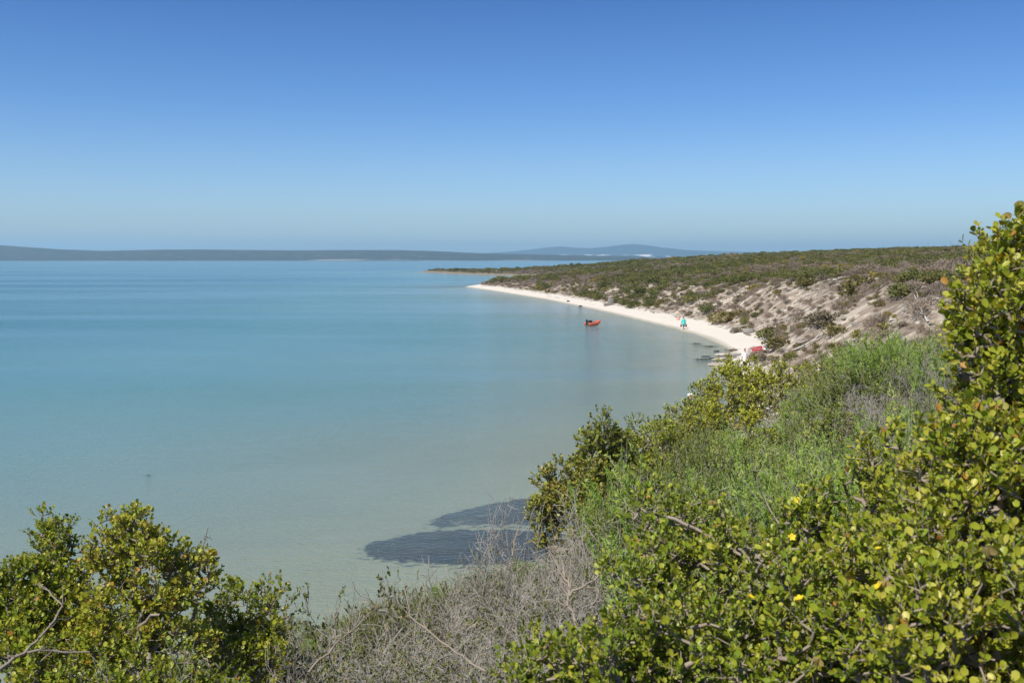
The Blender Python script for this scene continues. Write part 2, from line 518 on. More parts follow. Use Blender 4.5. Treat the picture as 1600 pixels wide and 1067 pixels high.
def lobes_tips(lobes, dens, rng, inner=0.3, floor=None, clump=0.055):
    """shoot tips gathered into clumps over the lobes of a crown, with hollows between the clumps"""
    P = []; O = []
    for (c, r) in lobes:
        c = np.array(c); r = float(r)
        n = max(8, int(dens * 4 * math.pi * r * r))
        cl = clump * (0.75 + 0.5 * rng.random())
        m = max(4, int(3.0 * (r / cl) ** 2 * 0.62))
        uc = unit(rng.normal(size=(m, 3)))
        kc = np.where(rng.random(m) < inner, 0.45 + 0.3 * rng.random(m), 0.80 + 0.28 * rng.random(m))
        cc = c + uc * r * kc[:, None]
        w = rng.integers(0, m, n)
        v = unit(rng.normal(size=(n, 3)) + uc[w] * 0.5)
        p = cc[w] + v * (cl * rng.uniform(0.55, 1.05, n) * rng.uniform(0.7, 1.3, m)[w])[:, None]
        P.append(p); O.append(unit(uc[w] * 0.7 + v))
    P = np.concatenate(P); O = np.concatenate(O)
    keep = P[:, 2] > (floor if floor is not None else -99) + 0.03
    return P[keep], O[keep]


BARK = plain("grey_bark", (0.29, 0.24, 0.185), 0.85, 0.1, 0.35, 30)
TWIG = plain("dry_twig", (0.40, 0.365, 0.31), 0.85, 0.1, 0.3, 12)
STEM = plain("brown_stem", (0.22, 0.19, 0.14), 0.85, 0.1, 0.35, 25)
LEAF_A = leaf_mat("round_leaf", [(0.0, (0.103, 0.165, 0.014)), (0.35, (0.188, 0.257, 0.018)), (0.62, (0.314, 0.336, 0.025)), (0.86, (0.456, 0.422, 0.057)), (0.95, (0.479, 0.41, 0.068)), (1.0, (0.41, 0.205, 0.034))])
LEAF_A2 = leaf_mat("round_leaf_olive", [(0.0, (0.083, 0.134, 0.015)), (0.35, (0.154, 0.204, 0.022)), (0.68, (0.259, 0.27, 0.04)), (0.9, (0.363, 0.33, 0.077)), (1.0, (0.374, 0.22, 0.066))])
LEAF_Y = leaf_mat("yellow_leaf", [(0.0, (0.11, 0.16, 0.018)), (0.35, (0.25, 0.29, 0.026)), (0.7, (0.40, 0.40, 0.04)), (1.0, (0.52, 0.46, 0.07))])
LEAF_B = leaf_mat("fine_leaf", [(0.0, (0.139, 0.23, 0.037)), (0.4, (0.237, 0.362, 0.055)), (0.75, (0.348, 0.459, 0.084)), (1.0, (0.529, 0.501, 0.168))], 0.22, 0.5, 0.25)
LEAF_B2 = leaf_mat("fine_leaf_olive", [(0.0, (0.112, 0.146, 0.034)), (0.4, (0.202, 0.241, 0.05)), (0.75, (0.302, 0.325, 0.078)), (1.0, (0.448, 0.403, 0.134))], 0.22, 0.5, 0.25)
LEAF_E = leaf_mat("dull_leaf", [(0.0, (0.061, 0.092, 0.024)), (0.5, (0.135, 0.169, 0.035)), (0.85, (0.23, 0.236, 0.054)), (1.0, (0.351, 0.216, 0.095))], 0.2, 0.5, 0.25)
POD = leaf_mat("papery_pod", [(0.0, (0.42, 0.40, 0.10)), (0.5, (0.52, 0.43, 0.16)), (1.0, (0.50, 0.30, 0.12))], 0.35, 0.6, 0.2)
PETAL = leaf_mat("yellow_petal", [(0.0, (0.72, 0.55, 0.02)), (1.0, (0.82, 0.66, 0.06))], 0.2, 0.5, 0.2)


def leafy(name, label, cat, lobes, dens=95, leaf=0.032, pairs=4, shoot=0.09, mat=LEAF_A, tpl=LEAF_BIG, group=None, seed=1,
          pods=0, flowers=0, bark=BARK, inner=0.3, tone=0.0, width=0.95, r0=0.0017, clump=0.055):
    rng = np.random.default_rng(seed)
    L = [(np.array(c), r) for c, r in lobes]
    cx = np.mean([c[0] for c, r in L]); cy = np.mean([c[1] for c, r in L]) + 0.05
    zg = zat(cx, cy)
    root = np.array([cx, cy, zg - 0.05])
    # carry the crown down to the stems with sparse inner lobes
    tips, outw = lobes_tips(L, dens, rng, inner, zg, clump)
    A, B, ra, rb, dirs = skeleton(root, tips, rng, r0=r0)
    r = empty(name, (cx, cy, zg), label, cat, group)
    off = np.array([cx, cy, zg])
    sd = unit(outw * 0.8 + np.array([0, 0, 0.75]) + rng.normal(0, 0.38, outw.shape) + dirs * 0.3)
    endp = tips + sd * shoot
    A2 = np.vstack([A, tips]); B2 = np.vstack([B, endp])
    ra2 = np.concatenate([ra, np.full(len(tips), r0 * 0.8)]); rb2 = np.concatenate([rb, np.full(len(tips), r0 * 0.4)])
    V, Q = tubes(A2 - off, B2 - off, ra2, rb2, 4)
    obj("branch", mesh_np("branch", V, Q, None, True), bark, r)
    # opposite pairs of leaves up every shoot, each pair turned a quarter
    P = []; D = []; N = []; R = []
    base = rng.random(len(tips)); ph = rng.random(len(tips)) * math.pi
    ref = np.where(np.abs(sd[:, 2:3]) > 0.9, np.array([[1., 0, 0]]), np.array([[0, 0, 1.]]))
    X = unit(np.cross(sd, ref)); Y = np.cross(sd, X)
    for k in range(pairs):
        f = (k + 0.4) / pairs
        for sgn in (0, math.pi):
            a = ph + k * math.pi / 2 + sgn + rng.normal(0, 0.25, len(tips))
            side = X * np.cos(a)[:, None] + Y * np.sin(a)[:, None]
            tilt = rng.normal(0.75 + 0.35 * f, 0.22, len(tips))[:, None]
            d = unit(side * 1.0 + sd * tilt + np.array([0, 0, 0.12]))
            nn = unit(sd * 1.0 - side * 0.6 + rng.normal(0, 0.28, sd.shape))
            P.append(tips + sd * (shoot * f)); D.append(d); N.append(nn)
            R.append(np.clip(0.32 * base + 0.42 * rng.random(len(tips)) + 0.16 * f + 0.04 + tone + (rng.random(len(tips)) > 0.975) * 0.45, 0, 1))
    P = np.concatenate(P); D = np.concatenate(D); N = np.concatenate(N); R = np.concatenate(R)
    S = leaf * (0.42 + 1.0 * rng.random(len(P)) ** 1.25)
    keepm = rng.random(len(P)) > 0.10
    P, D, N, R, S = P[keepm], D[keepm], N[keepm], R[keepm], S[keepm]
    V, Q, k = place(tpl, P - off, D, N, S, S * width * rng.uniform(0.62, 1.08, len(P)))
    obj("foliage", mesh_np("foliage", V, Q, {'rnd': np.repeat(R, k)}, True), mat, r)
    def pieces(nm, count, tpl, k, fan, drop, size, mt, gap):
        PP = np.zeros((k, 3)); aa = np.arange(k) * 2 * math.pi / k
        DD = np.stack([np.cos(aa) * fan, np.sin(aa) * fan, np.full(k, drop)], -1)
        NN = np.stack([np.sin(aa), -np.cos(aa), np.zeros(k)], -1) if drop < 0 else np.tile([0, 0, 1.], (k, 1))
        for v in range(2):
            V, Q, kk = place(tpl, PP, DD, NN, np.full(k, size))
            mv = mesh_np(nm, V, Q, {'rnd': rng.random(len(V)) * .3 + v * .5}, True); mv.materials.append(mt)
            for i in rng.choice(len(tips), min(count // 2, len(tips)), replace=False):
                o = bpy.data.objects.new(nm, mv); COL.objects.link(o); o.parent = r
                o.location = endp[i] - off + sd[i] * gap
                o.rotation_euler = Vector(unit(sd[i] * (.6 if drop < 0 else 1) + np.array([0, 0, .6 if drop < 0 else 0]))).to_track_quat('Z', 'Y').to_euler()
                o.rotation_euler.rotate_axis('Z', rng.random() * 3)
    if pods: pieces("seed_pod", pods, LEAF_BIG, 4, 0.45, -0.6, leaf * 1.15, POD, 0.012)
    if flowers: pieces("blossom", flowers, LEAF_MID, 5, 1.0, 0.35, leaf * 0.75, PETAL, 0.012)
    return r


def twig_segments(rng, n_stem=9, height=0.6, spread=0.5, levels=4, kids=4, thick=0.006, up=0.45, kink=0.35):
    """a crooked, many forked dry shrub"""
    A = []; B = []; RA = []; RB = []; ENDS = []
    def grow(p, d, L, r, lev):
        steps = 4 if lev < 2 else 3
        q = p
        for k in range(steps):
            d = d + rng.normal(0, kink, 3) * (0.7 + 0.3 * lev) * 0.6 + np.array([0, 0, up * 0.12])
            d = d / np.linalg.norm(d)
            e = q + d * L / steps
            r1 = r * (1 - 0.45 * (k + 1) / steps)
            A.append(q); B.append(e); RA.append(r * (1 - 0.45 * k / steps)); RB.append(r1)
            if lev < levels and (k > 0 or lev > 0):
                for _ in range(max(1, int(rng.poisson(kids / steps)))):
                    dd = d + rng.normal(0, 0.75, 3); dd /= np.linalg.norm(dd)
                    grow(e, dd, L * rng.uniform(0.45, 0.72), r1 * 0.62, lev + 1)
            q = e
        ENDS.append((q, d))
    for i in range(n_stem):
        a = rng.random() * 2 * math.pi; s = rng.random() ** 0.6 * spread
        d = np.array([math.cos(a) * s, math.sin(a) * s, 1.0 - 0.3 * s]); d /= np.linalg.norm(d)
        grow(np.array([math.cos(a), math.sin(a), 0]) * rng.random() * 0.10, d, height * rng.uniform(0.6, 1.0), thick * rng.uniform(0.6, 1.3), 0)
    return np.array(A), np.array(B), np.array(RA), np.array(RB), ENDS


def copy_thing(r, loc, rz, sc, label, group=None, tilt=(0, 0)):
    c = r.copy(); COL.objects.link(c)
    c.location = loc; c.rotation_euler = (tilt[0], tilt[1], rz); c.scale = sc if hasattr(sc, '__len__') else (sc, sc, sc)
    c['label'] = label
    if group: c['group'] = group
    for ch in list(r.children):
        k = ch.copy(); COL.objects.link(k); k.parent = c
    return c


# prototypes kept as mesh sets: a dry twiggy shrub, and an upright fine-leaved shrub
def dry_meshes(seed, **kw):
    rng = np.random.default_rng(seed)
    A, B, ra, rb, ends = twig_segments(rng, **kw)
    V, Q = tubes(A, B, np.maximum(ra, 0.0021), np.maximum(rb, 0.0014), 3)
    me = mesh_np("twig", V, Q, None, True); me.materials.append(TWIG)
    fol = None
    return [("twig", me)], ends


def sparse_leaves(ends, seed, n_per=5, leaf=0.016, mat=None, frac=0.6):
    rng = np.random.default_rng(seed)
    P = []; D = []
    for q, d in ends:
        if rng.random() > frac: continue
        for k in range(rng.integers(2, n_per + 1)):
            P.append(q - d * rng.random() * 0.06); D.append(d * 0.6 + rng.normal(0, 0.7, 3) + np.array([0, 0, .3]))
    P = np.array(P); D = np.array(D)
    S = leaf * (0.6 + 0.7 * rng.random(len(P)))
    V, Q, k = place(LEAF_MID, P, D, rng.normal(0, 0.6, P.shape) + np.array([0, 0, 1.]), S, S * 0.75)
    me = mesh_np("foliage", V, Q, {'rnd': np.repeat(rng.random(len(P)), k)}, True)
    me.materials.append(mat)
    return ("foliage", me)


def fine_meshes(seed, stems=60, height=0.62, width=0.42, leaf=0.014, dead=0.25, mat=None):
    """rounded feathery shrub: many wiry forked stems set with short needle leaves"""
    rng = np.random.default_rng(seed)
    A = []; B = []; RA = []; RB = []; P = []; D = []; R = []
    def twig(p, d, h, r, lev, tone, isdead):
        steps = 4
        for k in range(steps):
            d = unit(d + rng.normal(0, 0.16, 3) + np.array([0, 0, 0.09]))
            e = p + d * h / steps
            A.append(p); B.append(e); RA.append(r * (1 - 0.18 * k)); RB.append(r * (1 - 0.18 * (k + 1)))
            if lev < 2 and k >= (2 if lev == 0 else 1):
                for _ in range(2 if lev == 0 else 1 + (rng.random() < .5)):
                    twig(e, unit(d + rng.normal(0, 0.48, 3)), h * rng.uniform(.35, .6), r * .55, lev + 1, tone, isdead or rng.random() < dead * .4)
            if not isdead and (lev > 0 or k > 1):
                n = 9 if lev else 4
                u = rng.random(n)
                P.extend(p + (e - p) * u[:, None]); D.extend(d * 0.8 + rng.normal(0, 0.62, (n, 3))); R.extend([tone] * n)
            p = e
    for i in range(stems):
        a = rng.random() * 2 * math.pi; s = math.sqrt(rng.random())
        d = unit(np.array([math.cos(a) * s * width * 1.7, math.sin(a) * s * width * 1.7, 1.0]) + rng.normal(0, .1, 3))
        p = np.array([math.cos(a), math.sin(a), 0]) * s * width * .35
        twig(p, d, height * rng.uniform(0.45, 0.72), 0.0046, 0, rng.random(), rng.random() < dead)
    V, Q = tubes(np.array(A), np.array(B), np.array(RA), np.array(RB), 3)
    m1 = mesh_np("stem", V, Q, None, True); m1.materials.append(TWIG)
    P = np.array(P); D = np.array(D); R = np.clip(np.array(R) * 0.5 + rng.random(len(P)) * 0.5, 0, 1)
    S = leaf * (0.6 + 0.8 * rng.random(len(P)))
    V, Q, k = place(LEAF_NEEDLE, P, D, rng.normal(0, 1, P.shape), S, S * 1.25)
    m2 = mesh_np("foliage", V, Q, {'rnd': np.repeat(R, k)}, True); m2.materials.append(mat or LEAF_B)
    print("fine", len(A), len(P), P[:, 2].max())
    return [("stem", m1), ("foliage", m2)]


def thing_from(meshes, name, loc, rz, sc, label, cat, group=None):
    r = empty(name, loc, label, cat, group, rz)
    r.scale = sc if hasattr(sc, '__len__') else (sc, sc, sc)
    for n_, me in meshes: obj(n_, me, None, r)
    return r


# ------------------------------------------------------------------ scrub of the far shore and slope
def dome_mesh(seed, kind):
    """bush of the far slope, about 1 m across and 0.7 m high"""
    rng = np.random.default_rng(seed)
    P = []; D = []; N = []; R = []
    nl = rng.integers(5, 9)
    for i in range(nl):
        a = rng.random() * 6.28; s = rng.random() ** .5 * 0.34
        c = np.array([math.cos(a) * s, math.sin(a) * s, 0.12 + 0.22 * rng.random() * (1.2 - s * 2)])
        r = rng.uniform(0.16, 0.30)
        n = 90 if kind != 'twiggy' else 80
        u = unit(rng.normal(size=(n, 3)) + np.array([0, 0, .25]))
        rr = r * (0.65 + 0.45 * rng.random(n))
        p = c + u * rr[:, None] * np.array([1, 1, 1.0])
        k = p[:, 2] > 0.0
        P.append(p[k]); N.append(u[k]); R.append(np.clip(rng.random() * 0.5 + 0.5 * rng.random(k.sum()), 0, 1))
        D.append(unit(rng.normal(0, 0.8, (k.sum(), 3)) + u[k] * (1.0 if kind == 'twiggy' else 0.4) + np.array([0, 0, .5])))
    P = np.concatenate(P); D = np.concatenate(D); N = np.concatenate(N); R = np.concatenate(R)
    if kind == 'twiggy':
        S = rng.uniform(0.10, 0.24, len(P)); V, Q, k = place(LEAF_QUAD, P, D, rng.normal(size=P.shape), S, S * 0.13)
    else:
        S = rng.uniform(0.05, 0.11, len(P)); V, Q, k = place(LEAF_QUAD, P, D, N + rng.normal(0, 0.5, P.shape), S, S * 0.85)
    return mesh_np(kind + "_bush", V, Q, {'rnd': np.repeat(R, k)}, False)


S_GREEN = leaf_mat("scrub_green", [(0.0, (0.076, 0.088, 0.028)), (0.5, (0.145, 0.15, 0.046)), (1.0, (0.235, 0.221, 0.075))], 0.12, 0.7, 0.1, 0.5)
S_OLIVE = leaf_mat("scrub_olive", [(0.0, (0.103, 0.094, 0.034)), (0.5, (0.186, 0.159, 0.06)), (1.0, (0.29, 0.24, 0.098))], 0.12, 0.7, 0.1, 0.5)
S_GREY = leaf_mat("scrub_grey", [(0.0, (0.117, 0.101, 0.063)), (0.5, (0.207, 0.176, 0.121)), (1.0, (0.304, 0.247, 0.19))], 0.05, 0.8, 0.05, 0.4)
S_TWIG = leaf_mat("scrub_twig", [(0.0, (0.179, 0.137, 0.098)), (0.5, (0.276, 0.215, 0.167)), (1.0, (0.4, 0.319, 0.247))], 0.0, 0.85, 0.05, 0.4)
S_YEL = leaf_mat("scrub_yellow", [(0.0, (0.166, 0.143, 0.037)), (0.5, (0.262, 0.221, 0.057)), (1.0, (0.373, 0.299, 0.092))], 0.12, 0.7, 0.1, 0.4)
PROTO = {}
for kind, mt, base in (('green', S_GREEN, 100), ('olive', S_OLIVE, 200), ('grey', S_GREY, 300), ('twiggy', S_TWIG, 400), ('yellow', S_YEL, 500)):
    PROTO[kind] = []
    for v in range(3):
        me = dome_mesh(base + v, kind); me.materials.append(mt)
        PROTO[kind].append(me)
KINDS = ['green', 'olive', 'grey', 'twiggy', 'yellow']


def scatter_group(name, meshes, pts, rots, scls, ids):
    """one stuff object: points with instances of unlinked prototypes"""
    pc = bpy.data.collections.new(name + "_kinds")
    for i, me in enumerate(meshes):
        o = bpy.data.objects.new("%s_kind_%02d" % (name, i), me)
        pc.objects.link(o)
    me = bpy.data.meshes.new(name)
    me.vertices.add(len(pts)); me.vertices.foreach_set("co", np.asarray(pts, np.float32).ravel())
    for k, ty, a in (('rot', 'FLOAT_VECTOR', rots), ('scl', 'FLOAT_VECTOR', scls)):
        at = me.attributes.new(k, ty, 'POINT'); at.data.foreach_set("vector", np.asarray(a, np.float32).ravel())
    at = me.attributes.new('idx', 'INT', 'POINT'); at.data.foreach_set("value", np.asarray(ids, np.int32))
    me.update()
    o = obj(name, me)
    ng = bpy.data.node_groups.new(name + "_nodes", 'GeometryNodeTree')
    ng.interface.new_socket('Geometry', in_out='INPUT', socket_type='NodeSocketGeometry')
    ng.interface.new_socket('Geometry', in_out='OUTPUT', socket_type='NodeSocketGeometry')
    N = ng.nodes; L = ng.links
    gi = N.new('NodeGroupInput'); go = N.new('NodeGroupOutput')
    ci = N.new('GeometryNodeCollectionInfo'); ci.inputs['Collection'].default_value = pc
    ci.inputs['Separate Children'].default_value = True; ci.inputs['Reset Children'].default_value = True
    ip = N.new('GeometryNodeInstanceOnPoints'); ip.inputs['Pick Instance'].default_value = True
    def na(nm, ty):
        x = N.new('GeometryNodeInputNamedAttribute'); x.data_type = ty; x.inputs['Name'].default_value = nm
        return x.outputs[0]
    L.new(gi.outputs[0], ip.inputs['Points']); L.new(ci.outputs[0], ip.inputs['Instance'])
    L.new(na('idx', 'INT'), ip.inputs['Instance Index'])
    e2r = N.new('FunctionNodeEulerToRotation'); L.new(na('rot', 'FLOAT_VECTOR'), e2r.inputs[0]); L.new(e2r.outputs[0], ip.inputs['Rotation'])
    L.new(na('scl', 'FLOAT_VECTOR'), ip.inputs['Scale'])
    L.new(ip.outputs[0], go.inputs[0])
    md = o.modifiers.new("scatter", 'NODES'); md.node_group = ng
    tag(o, kind='stuff')
    return o


def jgrid(x0, x1, y0, y1, st, rng):
    X, Y = np.meshgrid(np.arange(x0, x1, st), np.arange(y0, y1, st))
    X = X.ravel() + rng.uniform(-.5, .5, X.size) * st; Y = Y.ravel() + rng.uniform(-.5, .5, Y.size) * st
    return X, Y


rng = np.random.default_rng(77)
cand = []
for (x0, x1, y0, y1, st) in ((8, 120, 30, 190, 1.0), (-15, 260, 190, 350, 1.35), (-30, 420, 350, 640, 2.2), (-70, 520, 560, 760, 3.4), (120, 200, 60, 190, 1.9)):
    X, Y = jgrid(x0, x1, y0, y1, st, rng)
    Z, M, Sd = land(X, Y)
    k = (M > 1.03) & (X / np.maximum(Y, 1) < 0.62) & (X / np.maximum(Y, 1) > -0.2)
    cand.append(np.stack([X[k], Y[k], Z[k], M[k], np.full(k.sum(), st)], -1))
cand = np.concatenate(cand)
X, Y, Z, M, ST = cand.T
patch = fbm(X * 0.05, Y * 0.05, 55, 4); patch2 = fbm(X * 0.16, Y * 0.10, 65, 4); bare = fbm(X * 0.13, Y * 0.33, 75, 4)
onslope = (M < 1.93)
pr = rng.random(len(X))
keep = np.where(onslope, (bare < 0.585) | (pr < 0.42), (bare < 0.66) | (pr < 0.5))
keep &= ~(onslope & (M < 1.1) & (pr > 0.5))
X, Y, Z, M, ST, patch, patch2, onslope = (a[keep] for a in (X, Y, Z, M, ST, patch, patch2, onslope))
pr = rng.random(len(X))
g = patch * 0.9 + (pr - 0.5) * 0.42 + np.where(onslope, -0.09, 0.10) + 0.06 * np.clip((Y - 160) / 150, 0, 1)
kid = np.select([g > 0.60, g > 0.47, g > 0.36], [0, 1, 2], 3)
kid = np.where((rng.random(len(X)) < 0.015) | ((patch2 > 0.74) & (pr > 0.5)), 4, kid)
size = ST * (0.55 + 1.15 * rng.random(len(X)) ** 1.6) * (0.8 + 0.5 * patch2) * np.where(kid == 0, 1.2, np.where(kid == 3, 0.95, 1.05))
size = np.where(onslope, size * np.where(kid == 0, 1.35, 0.84), size) * np.where(Y > 545, 0.45, 1.0)
# the bushes that show largest become things of their own
show = size / np.maximum(Y, 30) * np.where((X / Y < 0.46) & (Y > 62) & (X / Y > 0.0), 1, 0)
hand = [  # bushes one can point at on the slope: px, py of the foot, width m, kind, label
    (1130, 505, 4.6, 'olive', "broad dark green bush low on the slope right of the person in turquoise"),
    (1106, 489, 3.0, 'green', "rounded green bush above the broad dark bush on the sandy slope"),
    (1156, 497, 2.6, 'olive', "olive bush touching the right side of the broad dark slope bush"),
    (960, 474, 2.6, 'green', "dark green bush behind the grey block at the back of the beach"),
    (985, 482, 2.2, 'green', "small green bush to the right of the grey block on the beach"),
    (1080, 473, 3.4, 'green', "green bush high on the slope above the person in turquoise"),
    (1062, 478, 2.2, 'grey', "small grey-green bush at the top of the slope near the green one"),
    (1330, 462, 4.4, 'olive', "large dark olive bush at the lip of the pale sandy slope"),
    (1410, 466, 2.7, 'green', "compact dark green bush on bare sand high up the slope"),
    (1258, 448, 3.4, 'olive', "olive bush on the rim above the purplish-grey part of the slope"),
    (1180, 455, 2.6, 'yellow', "yellow-tinged bush on the rim of the slope"),
    (1285, 508, 3.2, 'grey', "grey-green bush halfway down the pale slope"),
    (1215, 545, 3.0, 'olive', "brown-olive bush at the foot of the slope by the end of the beach"),
    (1305, 525, 2.4, 'olive', "small olive bush between two streaks of white sand"),
    (1150, 520, 1.8, 'grey', "small grey bush at the back of the beach by the boulder"),
    (1435, 492, 2.6, 'twiggy', "brown twiggy bush beside the bleached dead branch"),
    (1040, 474, 2.0, 'olive', "little olive bush low on the slope behind the beach"),
    (905, 462, 2.4, 'green', "dark bush at the foot of the low slope where the beach narrows"),
]


def hit(px, py, dmin=0):
    """where the view through a picture position first meets the land"""
    a = pix(px, py, 1.0) - EYE
    d = np.concatenate([np.arange(20, 200, 0.4), np.arange(200, 800, 2.0)])
    zz, mm, s_ = land(a.x * d, a.y * d)
    below = EYE.z + a.z * d < np.maximum(zz, 0)
    below &= ~((d < 55) & (a.x > 0.25)) & (d > dmin)
    i = int(np.argmax(below)) if below.any() else 100
    return a.x * d[i], a.y * d[i], max(zz[i], 0.0)


hx = []
for i, (px, py, wd, kind, lab) in enumerate(hand):
    x, y, z = hit(px, py)
    hx.append((x, y, wd))
    o = obj(kind + "_bush" if kind not in ('green', 'grey') else "coastal_bush", PROTO[kind][i % 3], None, None, (x, y, z - 0.05))
    o.rotation_euler = (0, 0, i * 1.3); o.scale = (wd * 1.0, wd * 0.9, wd * 0.75)
    tag(o, lab, "bush")
    for ox, oy, f in ((-0.3, -0.15, 0.55), (0.28, 0.2, 0.5)): pass
clear = np.ones(len(X), bool)
for (x, y, wd) in hx: clear &= ((X - x) ** 2 + (Y - y) ** 2) > (wd * 0.38) ** 2
X, Y, Z, M, ST, kid, size, onslope, show = (a[clear] for a in (X, Y, Z, M, ST, kid, size, onslope, show))
top = np.argsort(-show)[:260]
IND_LABEL = {0: "dark green coastal bush in the scrub of the far slope", 1: "olive coastal bush in the scrub of the far slope",
             2: "grey-green coastal bush in the scrub of the far slope", 3: "brown leafless bush in the scrub of the far slope",
             4: "yellowish coastal bush in the scrub of the far slope"}
for i in top:
    k = int(kid[i])
    o = obj("coastal_bush", PROTO[KINDS[k]][int(i) % 3], None, None, (X[i], Y[i], Z[i] - 0.06))
    o.rotation_euler = (0, 0, rng.random() * 6.28)
    o.scale = (size[i], size[i] * rng.uniform(.8, 1.15), size[i] * rng.uniform(.65, 1.0))
    tag(o, IND_LABEL[k], "bush", {0: "dark green bushes of the far slope", 1: "olive bushes of the far slope", 2: "grey-green bushes of the far slope", 3: "brown leafless bushes of the far slope", 4: "yellowish bushes of the far slope"}[k])
rest = np.ones(len(X), bool); rest[top] = False
n = rest.sum()
rots = np.stack([np.zeros(n), np.zeros(n), rng.random(n) * 6.28], -1)
sz = size[rest]
scl = np.stack([sz, sz * rng.uniform(.8, 1.15, n), sz * rng.uniform(.6, 1.0, n)], -1)
meshes = [m for k in KINDS for m in PROTO[k]]
scrub = scatter_group("scrub", meshes, np.stack([X[rest], Y[rest], Z[rest] - 0.06], -1), rots, scl, kid[rest] * 3 + rng.integers(0, 3, n))
scrub['label'] = "grey-green and brown coastal scrub covering the far slope and plateau"
print("scrub instances", n)

# ------------------------------------------------------------------ beach, boat, people
def onz(px, py, z):
    a = pix(px, py, 1.0) - EYE
    k = (z - EYE.z) / a.z
    return Vector((a.x * k, a.y * k, z))


def bm_obj(name, bm, mat, parent=None, smooth=True, loc=None):
    me = bpy.data.meshes.new(name)
    bmesh.ops.recalc_face_normals(bm, faces=bm.faces)
    for f in bm.faces: f.smooth = smooth
    bm.to_mesh(me); bm.free()
    return obj(name, me, mat, parent, loc)


def bm_tube(bm, pts, radii, seg=10, flat=None):
    """capped tube through points; flat = (sx, sy) squash of the ring"""
    pts = [Vector(p) for p in pts]
    prev = None; n = len(pts)
    rings = []
    for i, p in enumerate(pts):
        d = (pts[min(i + 1, n - 1)] - pts[max(i - 1, 0)]).normalized()
        if prev is None:
            x = d.orthogonal().normalized() if abs(d.z) < 0.95 else Vector((1, 0, 0))
            x = (x - d * x.dot(d)).normalized()
        else: x = (prev - d * prev.dot(d)).normalized()
        prev = x; y = d.cross(x)
        r = radii[i] if hasattr(radii, '__len__') else radii
        rx, ry = (r, r) if not hasattr(r, '__len__') else r
        rings.append([bm.verts.new(p + x * rx * math.cos(2 * math.pi * k / seg) + y * ry * math.sin(2 * math.pi * k / seg)) for k in range(seg)])
    for a, b in zip(rings[:-1], rings[1:]):
        for k in range(seg): bm.faces.new((a[k], a[(k + 1) % seg], b[(k + 1) % seg], b[k]))
    bm.faces.new(list(reversed(rings[0]))); bm.faces.new(rings[-1])


def bm_ball(bm, c, r, sub=2):
    r3 = r if hasattr(r, '__len__') else (r, r, r)
    m = Matrix.Translation(Vector(c)) @ Matrix.Diagonal((*r3, 1))
    bmesh.ops.create_icosphere(bm, subdivisions=sub, radius=1.0, matrix=m)


def bm_box(bm, c, s, rot=None, bevel=0.0):
    m = Matrix.Translation(Vector(c)) @ (rot.to_4x4() if rot else Matrix.Identity(4)) @ Matrix.Diagonal((*s, 1))
    g = bmesh.ops.create_cube(bm, size=1.0, matrix=m)
    if bevel:
        es = list({e for v in g['verts'] for e in v.link_edges})
        bmesh.ops.bevel(bm, geom=es, offset=bevel, segments=3, affect='EDGES', profile=0.5)


def fuse(bm, voxel):
    """one continuous surface out of overlapping volumes"""
    me = bpy.data.meshes.new("tmp"); bmesh.ops.recalc_face_normals(bm, faces=bm.faces); bm.to_mesh(me); bm.free()
    o = bpy.data.objects.new("tmp", me); COL.objects.link(o)
    md = o.modifiers.new("r", 'REMESH'); md.mode = 'VOXEL'; md.voxel_size = voxel; md.use_smooth_shade = True
    md2 = o.modifiers.new("s", 'SMOOTH'); md2.iterations = 3; md2.factor = 0.5
    dg = bpy.context.evaluated_depsgraph_get()
    m2 = bpy.data.meshes.new_from_object(o.evaluated_get(dg))
    bpy.data.objects.remove(o); bpy.data.meshes.remove(me)
    return m2


SKIN = plain("skin", (0.48, 0.29, 0.20), 0.55, 0.3, 0.08)
HAIR = plain("dark_hair", (0.03, 0.022, 0.018), 0.6, 0.3)
BLACK = plain("black_fabric", (0.018, 0.018, 0.020), 0.75, 0.2)
WHITE = plain("white_fabric", (0.78, 0.77, 0.74), 0.8, 0.2, 0.06)
TURQ = plain("turquoise_fabric", (0.07, 0.62, 0.55), 0.75, 0.2, 0.10)
GREYF = plain("grey_fabric", (0.16, 0.17, 0.20), 0.8, 0.2)
RED = plain("red_fabric", (0.68, 0.055, 0.05), 0.6, 0.3, 0.1)
PINK = plain("pink_fabric", (0.74, 0.34, 0.30), 0.7, 0.2, 0.1)


